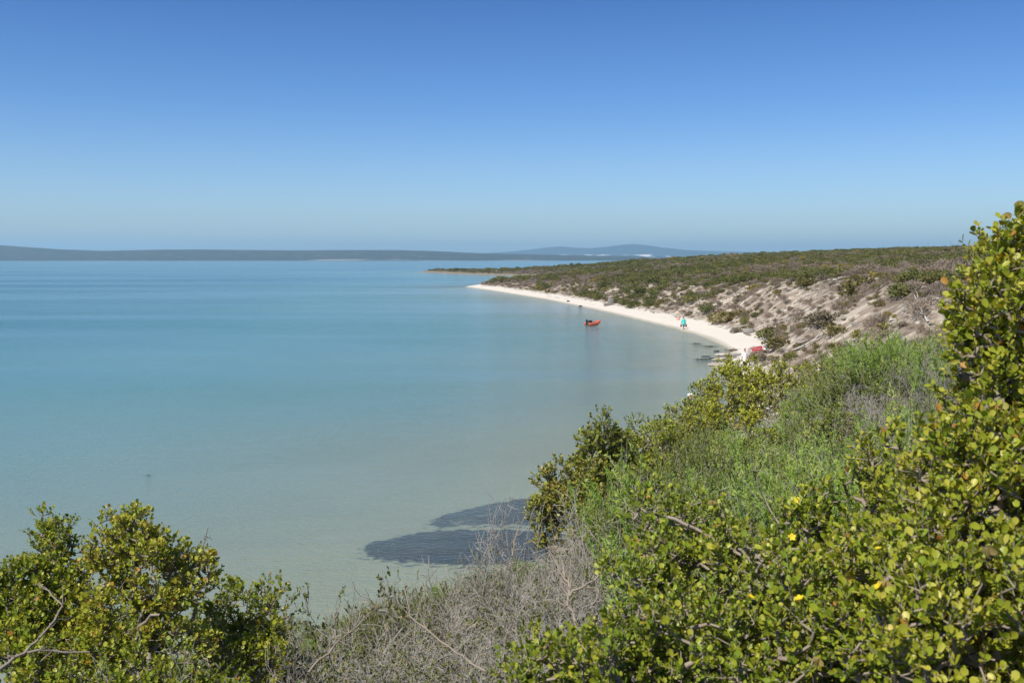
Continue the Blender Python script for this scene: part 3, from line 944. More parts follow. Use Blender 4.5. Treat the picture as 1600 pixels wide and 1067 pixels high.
def person(label, loc, rz, top, legs, stride=0.12, elbow_out=0.10, fore=0.10, cap=None, trousers=False, loose=1.0, lean=0.0):
    """standing figure 1.75 m tall facing local +Y"""
    r = empty("person", loc, label, "person", None, rz)
    bm = bmesh.new()
    hip, sh = 0.92, 1.43
    ly = lean
    bm_tube(bm, [(0, 0, .84), (0, 0, .95), (0, ly * .4, 1.10), (0, ly * .7, 1.28), (0, ly, 1.42), (0, ly, 1.48)], [(.15, .105), (.165, .115), (.135, .10), (.165, .115), (.15, .09), (.06, .055)], 14)
    bm_tube(bm, [(0, ly, 1.42), (0, ly + .01, 1.50), (0, ly + .02, 1.58)], [.065, .055, .055], 10)
    hc = (0, ly + .02, 1.645)
    bm_ball(bm, hc, (.075, .095, .112), 3)
    bm_ball(bm, (0, ly + .045, 1.585), (.055, .065, .055), 2)
    bm_tube(bm, [(0, ly + .11, 1.665), (0, ly + .130, 1.632), (0, ly + .11, 1.622)], [.009, .016, .012], 8)
    for s in (-1, 1): bm_ball(bm, (s * .078, ly + .01, 1.64), (.012, .022, .032), 2)
    bm_ball(bm, (0, ly + .108, 1.592), (.024, .010, .007), 2)
    for s in (-1, 1):
        S = (s * .185, ly, 1.41); E = (s * (.20 + elbow_out), ly - .03, 1.13); Wr = (s * (.20 + elbow_out * .9), ly - .03 + fore, .90)
        bm_tube(bm, [(s * .12, ly, 1.41), S, E, Wr], [.06, .052, .038, .026], 10)
        w = Vector(Wr); d = (w - Vector(E)).normalized(); d = (d * 0.9 + Vector((0, .05, -.4))).normalized()
        side = Vector((0, 1, 0)); side = (side - d * side.dot(d)).normalized(); nrm = d.cross(side)
        bm_tube(bm, [w, w + d * .04, w + d * .085], [(.024, .020), (.032, .020), (.036, .017)], 10)
        palm = w + d * .08
        for k, L in enumerate((.068, .078, .073, .058)):
            a = palm + side * (.027 - .018 * k); c = nrm * (s * -0.012)
            bm_tube(bm, [a, a + d * L * .5 + c * .4, a + d * L * .8 + c * 1.3, a + d * L * .95 + c * 2.2], [.0095, .009, .0085, .0075], 7)
        tb = w + d * .03 + side * .025
        bm_tube(bm, [tb, tb + side * .022 + d * .022, tb + side * .028 + d * .055], [.012, .0105, .009], 7)
        st = stride * s
        H = (s * .09, 0, .90); K = (s * .10, st * .55 + .03, .50); A = (s * .10, st, .09)
        bm_tube(bm, [(s * .075, 0, .93), H, (s * .10, st * .3 + .01, .70), K, (s * .10, st * .8 - .005, .34), A], [.085, .088, .072, .054, .052, .036], 12)
        bm_tube(bm, [(s * .10, st - .05, .045), (s * .102, st + .03, .048), (s * .106, st + .13, .03), (s * .108, st + .19, .022)], [(.032, .038), (.036, .042), (.042, .026), (.034, .016)], 10)
    obj("body", fuse(bm, 0.0085), SKIN, r)
    bm = bmesh.new()
    for s in (-1, 1): bm_ball(bm, (s * .030, ly + .102, 1.655), (.013, .010, .009), 2)
    bm_obj("eyes", bm, BLACK, r)
    bm = bmesh.new()
    bm_ball(bm, (0, ly - .002, 1.672), (.086, .098, .104), 3)
    for v in list(bm.verts):
        if v.co.y > ly + .055 and v.co.z < 1.70: v.co.y = ly + .055
        if v.co.z < 1.60: v.co.z = 1.60
    bm_obj("hair", bm, HAIR, r)
    if cap:
        bm = bmesh.new(); bm_ball(bm, (0, ly + .005, 1.70), (.098, .112, .085), 3)
        for v in bm.verts: v.co.z = max(v.co.z, 1.685)
        bm_tube(bm, [(0, ly + .07, 1.695), (0, ly + .14, 1.69), (0, ly + .19, 1.68)], [(.085, .008), (.075, .007), (.045, .006)], 12)
        bm_obj("cap", bm, cap, r)
    L = loose
    bm = bmesh.new()
    bm_tube(bm, [(0, 0, .80), (0, -.005, .95), (0, ly * .5, 1.12), (0, ly * .8, 1.30), (0, ly, 1.42), (0, ly, 1.475)],
            [(.195 * L, .145 * L), (.19 * L, .14 * L), (.175 * L, .13 * L), (.185, .13), (.172, .108), (.085, .075)], 16)
    for s in (-1, 1): bm_tube(bm, [(s * .12, ly, 1.40), (s * .19, ly, 1.40), (s * (.195 + elbow_out * .8), ly - .02, 1.18)], [.075, .072, .066], 12)
    obj("shirt", fuse(bm, 0.012), top, r)
    bm = bmesh.new()
    bm_tube(bm, [(0, 0, .78), (0, 0, .90), (0, 0, .97)], [(.17, .125), (.178, .13), (.172, .125)], 14)
    for s in (-1, 1):
        st = stride * s
        low = [(s * .09, 0, .88), (s * .10, st * .3 + .01, .70), (s * .10, st * .5 + .02, .54)]
        rad = [.10, .095, .088]
        if trousers: low += [(s * .10, st * .85, .30), (s * .10, st, .11)]; rad += [.075, .062]
        bm_tube(bm, low, rad, 12)
    obj("trousers" if trousers else "shorts", fuse(bm, 0.012), legs, r)
    return r


zt = lambda x, y: zat(x, y)
p1 = onz(1068, 516.5, -0.04)
person("person in a turquoise top wading at the edge of the sand with a black bag", (p1.x, p1.y, -0.06), math.radians(20), TURQ, GREYF, 0.13, 0.13, 0.06, None, False, 1.28, 0.03)


def bag(name, label, c, s, mat, rz=0.0, cat="bag"):
    r = empty(name, c, label, cat, None, rz)
    bm = bmesh.new()
    bm_tube(bm, [(0, 0, 0.0), (0, 0, s[2] * .25), (0, 0, s[2] * .75), (0, 0, s[2])], [(s[0] * .46, s[1] * .46), (s[0] * .5, s[1] * .5), (s[0] * .46, s[1] * .42), (s[0] * .36, s[1] * .2)], 16)
    bm_obj("pouch", bm, mat, r)
    for sy in (-1, 1):
        bm = bmesh.new()
        bm_tube(bm, [(math.cos(a) * s[0] * .26, sy * s[1] * .12, s[2] * .95 + math.sin(a) * s[2] * .45) for a in np.linspace(0, math.pi, 9)], .012, 6)
        bm_obj("handle", bm, mat, r)
    return r


rz1 = math.radians(20)
bag("beach_bag", "black bag hanging from the right hand of the person in turquoise", (p1.x + .36 * math.cos(rz1), p1.y + .36 * math.sin(rz1), .42), (.24, .16, .28), BLACK, rz1)
bag("beach_bag", "dark bag hanging from the left hand of the person in turquoise", (p1.x - .36 * math.cos(rz1), p1.y - .36 * math.sin(rz1), .44), (.2, .14, .26), BLACK, rz1)
q = hit(1060, 500)
bag("beach_bag", "pink bag standing on the sand behind the person in turquoise", (q[0], q[1], q[2] - .02), (.55, .3, .36), PINK, .3)
person("person with dark hair and a white shirt standing by the red shelter", (17.75, 75.5, zt(17.75, 75.5) - .02), math.radians(200), WHITE, BLACK, 0.04, 0.06, 0.12, None, True)
px3 = pix(1079, 640, 54.5)
person("person with a white cap and black top standing in the shallows behind the bluff shrubs", (px3.x, 54.5, -.17), math.radians(60), BLACK, GREYF, 0.05, 0.06, 0.1, WHITE)

# red inflatable dinghy
b = onz(926, 507.5, 0.0)
boat = empty("inflatable_dinghy", (b.x, b.y, 0.0), "orange-red inflatable dinghy with a black outboard motor floating off the beach", "boat", None, math.radians(38))
boat.scale = (.74, .74, .85)
DRED = plain("orange_red_rubber", (0.66, 0.115, 0.05), 0.45, 0.35, 0.12)
DGREY = plain("dinghy_floor", (0.10, 0.10, 0.10), 0.7, 0.2)
bm = bmesh.new()
pts = []
for y_, x_, z_ in ((-.62, -1.55, .17), (-.64, -1.2, .19), (-.64, -.3, .20), (-.62, .4, .23), (-.52, 1.0, .32), (-.30, 1.42, .44), (0, 1.58, .50)):
    pts.append(Vector((x_, y_, z_)))
pts = pts + [Vector((p.x, -p.y, p.z)) for p in reversed(pts[:-1])]
bm_tube(bm, pts, [.10] + [.21] * (len(pts) - 2) + [.10], 16)
bm_obj("tube", bm, DRED, boat)
bm = bmesh.new()
bm_tube(bm, [(-1.25, 0, .08), (-.3, 0, .06), (.5, 0, .10), (1.1, 0, .24), (1.35, 0, .34)], [(.56, .05), (.58, .06), (.54, .06), (.36, .05), (.15, .04)], 12)
bm_obj("floor", bm, DGREY, boat)
bm = bmesh.new(); bm_box(bm, (-1.28, 0, .28), (.06, .98, .42), None, .015); bm_obj("transom", bm, DGREY, boat, False)
bm = bmesh.new(); bm_box(bm, (-.2, 0, .36), (.26, 1.02, .05), None, .015); bm_obj("seat", bm, plain("orange_seat", (.75, .33, .16), .6), boat, False)
mo = None
bm = bmesh.new()
bm_tube(bm, [(-1.46, 0, .46), (-1.46, 0, .60), (-1.45, 0, .82), (-1.43, 0, .92)], [(.15, .13), (.20, .15), (.19, .14), (.10, .08)], 14)
mo = bm_obj("motor", bm, BLACK, boat)
bm = bmesh.new()
bm_tube(bm, [(-1.48, 0, .5), (-1.5, 0, .1), (-1.52, 0, -.35)], [(.08, .05), (.06, .04), (.05, .03)], 10); bm_tube(bm, [(-1.2, 0, .62), (-.95, .05, .66), (-.8, .07, .66)], [.022, .02, .024], 8)
bm_obj("shaft", bm, BLACK, mo)
bm = bmesh.new()
bm_tube(bm, [(1.25, .36, .52), (.6, .60, .44), (0, .66, .41), (-.8, .66, .40)], .014, 6); bm_tube(bm, [(1.25, -.36, .52), (.6, -.60, .44), (0, -.66, .41), (-.8, -.66, .40)], .014, 6)
bm_obj("grab_line", bm, WHITE, boat)
c_, s_ = math.cos(math.radians(38)), math.sin(math.radians(38))
tank = empty("fuel_tank", (b.x - .56 * c_ + .12 * s_, b.y - .56 * s_ - .12 * c_, .14), "black fuel tank standing in the stern of the dinghy", "fuel tank", None, math.radians(38))
bm = bmesh.new(); bm_box(bm, (0, 0, .22), (.40, .46, .56), None, .06); bm_obj("tank_body", bm, BLACK, tank)
bm = bmesh.new(); bm_tube(bm, [(-.1, 0, .43), (-.1, 0, .49), (.1, 0, .49), (.1, 0, .43)], .02, 8); bm_obj("handle", bm, DGREY, tank)

# red shelter and things by it
sx, sy = 20.6, 84.0
sz = zt(sx, sy)
sh_ = empty("beach_shelter", (sx, sy, sz), "small red and pink beach shelter pitched behind the crest shrubs", "beach shelter", None, math.radians(12))
sh_.scale = (.85, .85, .72)
bm = bmesh.new()
nn = 13
for k, wv in enumerate(np.linspace(0, 1, nn)): pass
rows = []
for u in np.linspace(0, 1, nn):
    a = math.radians(12 + 120 * u)
    rows.append([bm.verts.new((xx * (1 - .18 * abs(math.cos(a))), -.55 * math.cos(a) - .1, .05 + (.62 + .22 * (xx + .65)) * math.sin(a))) for xx in np.linspace(-.65, .65, 9)])
for a, c in zip(rows[:-1], rows[1:]):
    for i in range(8): bm.faces.new((a[i], a[i + 1], c[i + 1], c[i]))
bmesh.ops.solidify(bm, geom=bm.faces[:], thickness=.012)
t = NT("red_pink_stripes")
zc = t.n('ShaderNodeSeparateXYZ', {0: t.objpos()}).outputs['Z']
st = t.step(t.math('SINE', t.math('MULTIPLY', zc, 22.0)), 0.2, 0.5)
bm_obj("canopy", bm, t.done(t.bsdf(t.mix(st, (0.60, 0.07, 0.08), (0.66, 0.32, 0.31)), 0.6, 0.2)), sh_)
for xx in (-.66, .66):
    bm = bmesh.new()
    bm_tube(bm, [(xx * .98, -.62, 0), (xx * .99, -.5, .42 + .2 * (xx + .65)), (xx, -.1, .68 + .22 * (xx + .65)), (xx, .28, .45 + .15 * (xx + .65)), (xx, .42, 0)], .012, 8)
    bm_obj("pole", bm, WHITE, sh_)
cb = (21.35, 83.2)
co = empty("cool_box", (cb[0], cb[1], zt(*cb)), "white cool box beside the red beach shelter", "cool box", None, .3)
bm = bmesh.new(); bm_box(bm, (0, 0, .19), (.5, .34, .36), None, .03); bm_obj("tub", bm, WHITE, co)
bm = bmesh.new(); bm_box(bm, (0, 0, .405), (.53, .37, .07), None, .025); bm_obj("lid", bm, WHITE, co)
bm = bmesh.new(); bm_tube(bm, [(-.27, 0, .3), (-.27, -.12, .46), (.27, -.12, .46), (.27, 0, .3)], .012, 8); bm_obj("handle", bm, GREYF, co)
bag("beach_bag", "maroon bag on the sand below the red beach shelter", (19.4, 80.4, zt(19.4, 80.4) - .01), (.36, .26, .34), plain("maroon_fabric", (.16, .03, .035), .7), .5)

# stones
t = NT("grey_stone")
f = t.noise(3.0, 6, 0.65, t.objpos()); f2 = t.noise(14, 4, 0.6, t.objpos())
STONE = t.done(t.bsdf(t.mix(f, (0.13, 0.12, 0.105), (0.36, 0.335, 0.30)), 0.9, 0.1, t.bump(t.math('ADD', f, t.math('MULTIPLY', f2, .5)), 0.8, 0.06)))
t = NT("pale_limestone")
f = t.noise(2.2, 6, 0.65, t.objpos()); f2 = t.noise(10, 4, 0.6, t.objpos())
LIME = t.done(t.bsdf(t.ramp(f, [(0.3, (0.20, 0.165, 0.125)), (0.47, (0.42, 0.37, 0.30)), (0.65, (0.60, 0.55, 0.46))]), 0.9, 0.1, t.bump(t.math('ADD', f, t.math('MULTIPLY', f2, .5)), 0.8, 0.06)))
DARKST = plain("wet_dark_stone", (0.05, 0.045, 0.04), 0.45, 0.4, 0.4, 4, 0.6)


def rock(label, c, s, mat, seed, rz=0.0, cut=0.7, name="rock"):
    bm = bmesh.new()
    bmesh.ops.create_icosphere(bm, subdivisions=4, radius=1.0)
    rg = np.random.default_rng(seed)
    pl = [(unit(rg.normal(size=3)), rg.uniform(cut, 1.0)) for _ in range(12)]
    for v in bm.verts:
        p = np.array(v.co)
        for n_, d_ in pl:
            k = p @ n_ - d_
            if k > 0: p = p - n_ * k
        f = 1 + 0.16 * (fbm(np.array([p[0] * 2.2 + p[2] + seed]), np.array([p[1] * 2.2 - p[2]]), seed, 4)[0] - .5)
        v.co = Vector(p * f * np.array(s))
    o = bm_obj(name, bm, mat, None, True, Vector(c)); o.rotation_euler = (0, 0, rz)
    return tag(o, label, "rock")


q = hit(1171, 521); rock("grey boulder lying at the back of the beach", (q[0], q[1], q[2] + .15), (.75, .6, .45), STONE, 3, .2)
q = onz(907, 479, 0); rock("dark stone standing out of the shallow water by the distant sand", (q.x, q.y, .05), (.45, .4, .22), DARKST, 4)
q = onz(888, 471, 0.3); rock("dark stone lying on the sand beyond the grey block", (q.x, q.y, .32), (.35, .3, .2), DARKST, 14)
q = hit(954, 477)
blk = empty("stone_block", (q[0], q[1], q[2] - .05), "upright grey block standing at the back of the beach", "stone block", None, .25)
bm = bmesh.new(); bm_box(bm, (0, 0, .62), (.85, .8, 1.3), Matrix.Rotation(.07, 3, 'Y'), .07); bm_obj("upright", bm, STONE, blk)
bm = bmesh.new(); bm_box(bm, (-.75, .05, .22), (.9, .8, .5), Matrix.Rotation(-.12, 3, 'Y'), .07); bm_obj("footing", bm, STONE, blk)
for i, (px, py, L, W_, H_, lab, mt) in enumerate([
        (1142, 554, 1.7, .5, .2, "long pale rock shelf running from the beach into the water", LIME), (1128, 561, 1.1, .4, .18, "pale rock ledge below the long shelf at the waterline", LIME),
        (1122, 569, 1.0, .4, .18, "flat pale rock nearest the crest shrubs at the waterline", LIME), (1143, 566, .9, .4, .2, "brownish rock between the pale waterline ledges", STONE),
        (1155, 558, 1.3, .5, .2, "low brown rock at the foot of the beach left of the standing person", STONE), (1120, 548, .35, .2, .08, "dark wet rock awash off the end of the beach", DARKST),
        (1104, 556, .55, .2, .06, "dark weedy rock farthest out from the waterline ledges", DARKST), (1112, 559, .35, .18, .06, "small dark rock awash beside the weedy outer rock", DARKST)]):
    q = onz(px, py, .06)
    rock(lab, (q.x, q.y, max(zt(q.x, q.y), 0) + H_ * .25), (L, W_, H_), mt, 20 + i, .12 + .1 * (i % 3), .6)

# weed: dark beds under the shallow water, floating mats, wrack on the sand
t = NT("dark_seagrass")
f = t.noise(2.5, 5, 0.65, t.pos((0.7, 1.4, 1))); f2 = t.noise(0.8, 4, .6, t.pos())
cv = t.attr('cover')
wc = t.mix(t.math('MULTIPLY', f, t.step(f2, .3, .7)), (0.012, 0.008, 0.006), (0.065, 0.043, 0.033))
cvn = t.step(t.math('ADD', cv, t.math('MULTIPLY', t.math('SUBTRACT', f, .5), .7)), .25, .75)
WEED = t.done(t.bsdf(t.mix(cvn, (0.30, 0.305, 0.23), wc), 0.9, 0.05))
FLOAT_WEED = plain("floating_weed", (0.035, 0.03, 0.022), 0.8, 0.2, .5)


def weed_bed(label, poly, seed, z0=-.28, step=.12, streak=None, name="seagrass_bed"):
    P = np.array([onz(a, b_, z0)[:2] for a, b_ in poly])
    x = np.arange(P[:, 0].min() - .5, P[:, 0].max() + .5, step); y = np.arange(P[:, 1].min() - .5, P[:, 1].max() + .5, step)
    X, Y = np.meshgrid(x, y)
    best = np.full(X.shape, 1e9); ins = np.zeros(X.shape, bool)
    for i in range(len(P)):
        (ax, ay), (bx, by) = P[i], P[(i + 1) % len(P)]
        dx, dy = bx - ax, by - ay
        tt = np.clip(((X - ax) * dx + (Y - ay) * dy) / (dx * dx + dy * dy), 0, 1)
        best = np.minimum(best, np.hypot(X - ax - tt * dx, Y - ay - tt * dy))
        with np.errstate(divide='ignore', invalid='ignore'):
            ins ^= ((ay > Y) != (by > Y)) & (X < dx * (Y - ay) / (dy if dy else 1e-9) + ax)
    sd = np.where(ins, best, -best) + (fbm(X * 1.2, Y * 1.2, seed, 3) - .5) * .35 + (fbm(X * 6, Y * 6, seed + 9, 2) - .5) * .5 + .2
    if streak is not None:
        a, b_ = np.array(onz(*streak[0], z0)[:2]), np.array(onz(*streak[1], z0)[:2])
        d = b_ - a; tt = np.clip(((X - a[0]) * d[0] + (Y - a[1]) * d[1]) / (d @ d), 0, 1)
        ds = np.hypot(X - a[0] - tt * d[0], Y - a[1] - tt * d[1])
        thin = 1 - .42 * np.exp(-(ds / .45) ** 2) * (fbm(X * 2, Y * 2, seed + 4, 3) + .35)
    else: thin = np.ones_like(sd)
    cover = ss(sd / .55) * thin
    Zg = land(X, Y)[0]
    Z = np.minimum(Zg + .015 + .14 * ss(sd / 1.0) + (fbm(X * 4, Y * 4, seed + 2, 3) - .5) * .08 * (sd > 0), -.03)
    ii = np.arange(X.size).reshape(X.shape)
    q = np.stack([ii[:-1, :-1], ii[:-1, 1:], ii[1:, 1:], ii[1:, :-1]], -1).reshape(-1, 4)
    q = q[(sd.ravel()[q] > 0).all(1) & (Zg.ravel()[q] < -.04).all(1)]
    us = np.unique(q); rm = np.full(X.size, -1); rm[us] = np.arange(len(us))
    V = np.stack([X, Y, Z], -1).reshape(-1, 3)[us]
    off = V.mean(0)
    o = obj(name, mesh_np(name, V - off, rm[q], {'cover': cover.ravel()[us]}, True), WEED, None, Vector(off))
    return tag(o, label, "seagrass bed")


weed_bed("dark rounded seagrass bed under the shallow water, the nearer of the two", [(562, 860), (578, 846), (620, 836), (675, 829), (730, 829), (800, 833), (880, 842), (890, 880), (800, 897), (730, 893), (660, 887), (600, 879), (570, 870)], 5)
weed_bed("dark seagrass bed with a pale sandy streak, the farther of the two", [(661, 821), (680, 806), (720, 794), (780, 784), (838, 778), (900, 776), (935, 800), (890, 827), (800, 828), (740, 822), (690, 826)], 6, streak=((700, 822), (800, 800)))
for i, (px, py, w_, lab) in enumerate([(232, 743, .17, "small dark tuft of weed floating alone in the open shallows"), (1108, 541, .9, "dark weed mat awash off the sandy end of the beach"), (1088, 537, .8, "thin dark weed mat farthest along the beach shallows"),
                                      (1098, 562, 1.0, "dark weed mat off the outer waterline rocks"), (1150, 549, 1.5, "brown weed bank piled where the sand meets the rock shelf")]):
    q = onz(px, py, .0)
    z_ = max(zat(q.x, q.y), 0) - .01
    rg = np.random.default_rng(50 + i)
    P_ = rg.normal(0, .42, (160, 3)) * np.array([w_, w_ * .45, 0]) ; P_[:, 2] = rg.random(160) * .05
    V, Q, k = place(LEAF_QUAD, P_, rg.normal(0, 1, P_.shape) * np.array([1, .5, .12]), np.tile([0, 0, 1.], (160, 1)) + rg.normal(0, .25, P_.shape), np.full(160, w_ * .22), np.full(160, w_ * .06))
    o = obj("weed_mat", mesh_np("weed_mat", V, Q, None, False), FLOAT_WEED if i < 4 else plain("brown_weed", (.13, .10, .055), .9, .1), None, (q.x, q.y, z_))
    tag(o, lab, "weed mat")
rng = np.random.default_rng(31)
WX, WY = jgrid(-12, 30, 90, 315, .8, rng)
Zw, Mw, Sw = land(WX, WY)
kw = (Sw > 0) & (((Mw > .80) & (Mw < 1.04) & (fbm(WX * .3, WY * .12, 8, 3) > .44)) | ((Mw > .42) & (Mw < .5) & (fbm(WX * .3, WY * .1, 18, 3) > .56)))
WX, WY, Zw = WX[kw], WY[kw], Zw[kw]
n = len(WX); sc_ = rng.uniform(.25, .8, n)
wr = scatter_group("beach_wrack", PROTO['twiggy'] + PROTO['grey'][:1], np.stack([WX, WY, Zw - .01], -1), np.stack([np.zeros(n), np.zeros(n), rng.normal(1.5, .3, n)], -1), np.stack([sc_ * 1.6, sc_ * .7, sc_ * .16], -1), rng.integers(0, 4, n))
wr['label'] = "thin lines of dry wrack along the white sand"

# dead wood on the slope, poles on the skyline
def slope_branch(label, pts, r0, r1, seed, forks=5):
    rg = np.random.default_rng(seed)
    P = []
    for (px, py, up) in pts:
        x, y, z = hit(px, py); P.append(np.array([x, y, z + up]))
    A = []; B = []; RA = []; RB = []
    n = len(P) - 1
    for i in range(n):
        A.append(P[i]); B.append(P[i + 1]); RA.append(r0 + (r1 - r0) * i / n); RB.append(r0 + (r1 - r0) * (i + 1) / n)
    for f in range(forks):
        i = int(rg.integers(0, n)); q = A[i] + (B[i] - A[i]) * rg.random(); d = unit(unit(B[i] - A[i]) + rg.normal(0, .7, 3) + np.array([0, 0, .4]))
        L_ = rg.uniform(.5, 1.3)
        for k in range(3):
            e = q + d * L_ / 3; A.append(q); B.append(e); RA.append(r1 * (1 - .25 * k)); RB.append(r1 * (1 - .25 * (k + 1)) + .004); q = e; d = unit(d + rg.normal(0, .3, 3))
    off = P[0]
    V, Q = tubes(np.array(A) - off, np.array(B) - off, np.array(RA), np.array(RB), 7)
    return tag(obj("dead_branch", mesh_np("dead_branch", V, Q, None, True), plain("bleached_wood", (.46, .42, .37), .85, .1), None, Vector(off)), label, "branch")


slope_branch("long grey driftwood limb lying on the white sand of the slope", [(1240, 549, .1), (1258, 545, .25), (1275, 538, .3), (1285, 531, .2)], .10, .06, 1, 3)
slope_branch("second weathered limb just above the long grey driftwood limb", [(1246, 541, .1), (1262, 537, .2), (1280, 529, .15)], .07, .04, 2, 2)
slope_branch("bleached dead branch standing out high on the pale slope", [(1450, 506, .1), (1438, 492, .4), (1428, 480, .7)], .07, .03, 3, 6)
lean = tag(obj("dead_branch", mesh_np("dead_branch", *tubes(np.array([[0, 0, 0], [-.22, .1, .7], [-.38, .12, 1.2]]), np.array([[-.22, .1, .7], [-.38, .12, 1.2], [-.52, .2, 1.75]]), np.array([.045, .036, .026]), np.array([.036, .026, .012]), 7), None, True), TWIG, None,
               (20.9, 81.0, zat(20.9, 81.0) - .05)), "bare stick leaning up beside the red beach shelter", "branch")
for i, px in enumerate((1418, 1436, 1447, 1463, 1482, 1495)):
    a_ = (px - 800) / F_PX; dd_ = np.arange(200, 700, 4.0)
    zz_, _, _ = land(a_ * dd_, dd_); j_ = int(np.argmax((zz_ - EYE.z) / dd_))
    x, y, z = a_ * dd_[j_], dd_[j_], zz_[j_]; ph_ = 1.0 + (5 + 3 * (i % 3)) / F_PX * y
    o = obj("pole", mesh_np("pole", *tubes(np.array([[0, 0, -.3], [0, 0, ph_ * .5]]), np.array([[0, 0, ph_ * .5], [.05, 0, ph_]]), np.array([.05, .04]), np.array([.04, .03]), 8), None, True), BARK, None, (x, y, z))
    tag(o, "thin pole standing on the skyline of the plateau beside the tall right-hand shrub", "pole", "poles on the skyline")


rng = np.random.default_rng(404)
RUB = []
for i in range(4):
    bm = bmesh.new(); bmesh.ops.create_icosphere(bm, subdivisions=2, radius=.5)
    for v in bm.verts: v.co = v.co * (0.75 + 0.5 * rng.random()) * 1.0; v.co.z *= .6
    me = bpy.data.meshes.new("stone"); bm.to_mesh(me); bm.free(); me.materials.append(LIME if i % 2 else STONE); RUB.append(me)
RX, RY = jgrid(10, 60, 60, 260, .62, rng)
Zr, Mr, Sr = land(RX, RY)
kr = (Mr > 1.0) & (Mr < 1.95) & (fbm(RX * .14, RY * .09, 321, 3) + .25 * rng.random(len(RX)) > .62)
RX, RY, Zr = RX[kr], RY[kr], Zr[kr]; n = len(RX)
sc_ = .14 + .5 * rng.random(n) ** 3
rub = scatter_group("rubble", RUB, np.stack([RX, RY, Zr], -1), rng.random((n, 3)) * np.array([.5, .5, 6.3]), np.stack([sc_, sc_ * .8, sc_ * .7], -1), rng.integers(0, 4, n))
rub['label'] = "loose pinkish-grey stones strewn down the sandy slope"
print("rubble", n)

# ------------------------------------------------------------------ shrubs of the bluff in front
def LB(*ls):
    return [(pix(px, py, d), r) for (px, py, d, r) in ls]


leafy("round_leaved_shrub", "tall glossy round-leaved shrub standing against the sky at the right edge", "shrub",
      LB((1597, 440, 2.75, .085), (1612, 425, 2.8, .09), (1557, 460, 2.7, .065), (1592, 480, 2.7, .13), (1547, 510, 2.65, .065), (1612, 500, 2.8, .2), (1562, 545, 2.6, .10),
         (1612, 590, 2.7, .17), (1567, 610, 2.6, .09), (1672, 490, 2.9, .2), (1662, 600, 2.8, .28), (1602, 680, 2.6, .14), (1604, 388, 2.75, .05), (1624, 385, 2.8, .055)),
      dens=900, leaf=0.0185, shoot=0.05, pods=44, flowers=0, seed=101, tone=0.10)
leafy("round_leaved_shrub", "yellow-green round-leaved shrub below the tall shrub at the right edge", "shrub",
      LB((1500, 730, 2.5, .12), (1560, 760, 2.4, .15), (1460, 800, 2.5, .13), (1600, 840, 2.3, .2), (1520, 870, 2.35, .17), (1430, 880, 2.4, .14), (1580, 960, 2.15, .2), (1450, 970, 2.2, .17),
         (1620, 1050, 2.0, .22), (1500, 1060, 2.05, .19), (1400, 730, 2.8, .09)),
      dens=900, leaf=0.0175, shoot=0.05, pods=28, flowers=7, seed=102, tone=0.08)
leafy("round_leaved_shrub", "green round-leaved shrub with yellow blossoms in the lower right, around bare grey branches", "shrub",
      LB((1240, 830, 3.0, .10), (1310, 800, 3.0, .11), (1180, 870, 3.0, .12), (1370, 830, 2.9, .13), (1270, 900, 2.8, .16), (1350, 940, 2.6, .16), (1180, 960, 2.7, .17), (1270, 1010, 2.5, .18), (1380, 1040, 2.3, .17),
         (1310, 1080, 2.3, .18)),
      dens=900, leaf=0.0165, shoot=0.048, pods=10, flowers=14, seed=103, tone=-0.03)
leafy("round_leaved_shrub", "fresh green round-leaved shrub beside the dry grey thicket, with a pale pod cluster", "shrub",
      LB((1010, 795, 3.4, .065), (1035, 830, 3.4, .09), (1095, 850, 3.3, .12), (1010, 880, 3.2, .09), (1140, 850, 3.3, .09), (1080, 930, 3.0, .15), (1010, 970, 2.9, .13), (1120, 1010, 2.7, .17), (1040, 1050, 2.6, .17),
         (1180, 1060, 2.5, .15)),
      dens=900, leaf=0.0165, shoot=0.048, pods=8, flowers=8, seed=104, tone=-0.06)
leafy("round_leaved_shrub", "low green round-leaved shrub at the bottom edge, right of the dry thicket", "shrub",
      LB((940, 1040, 2.8, .11), (860, 1050, 2.9, .09), (905, 1075, 2.7, .13), (970, 1060, 2.7, .12), (850, 1010, 3.0, .045), (790, 1070, 2.9, .07)),
      dens=900, leaf=0.0165, shoot=0.048, flowers=3, seed=105, tone=-0.06)

# the bush group in the lower left
leafy("round_leaved_shrub", "tallest domed shrub of the lower left group, tawny green with rusty leaves", "shrub",
      LB((205, 824, 5.3, .10), (235, 839, 5.2, .13), (185, 864, 5.2, .11), (160, 844, 5.3, .07), (275, 869, 5.3, .075), (225, 904, 5.1, .17), (150, 914, 5.2, .13), (285, 929, 5.2, .15),
         (200, 974, 5.0, .18), (270, 994, 5.0, .17), (130, 974, 5.1, .15)),
      dens=760, leaf=0.0205, shoot=0.055, mat=LEAF_A, clump=0.07, tpl=LEAF_BIG, seed=111, tone=0.16, inner=0.25)
leafy("round_leaved_shrub", "dark green narrow-topped shrub second from the left edge of the lower left group", "shrub",
      LB((70, 832, 5.5, .07), (85, 849, 5.4, .09), (58, 869, 5.4, .11), (95, 874, 5.4, .09), (75, 914, 5.3, .14), (30, 924, 5.3, .13), (105, 944, 5.2, .10), (60, 974, 5.1, .17)),
      dens=760, leaf=0.0205, shoot=0.055, mat=LEAF_A, clump=0.07, seed=112, tone=-0.02, inner=0.25)
leafy("round_leaved_shrub", "dark spreading shrub cut by the left edge of the picture", "shrub",
      LB((0, 924, 5.2, .13), (-30, 974, 5.1, .2), (20, 994, 4.9, .17), (60, 1044, 4.7, .16), (-20, 1064, 4.7, .2)),
      dens=760, leaf=0.0205, shoot=0.055, mat=LEAF_A, clump=0.07, seed=113, tone=-0.02, inner=0.25)
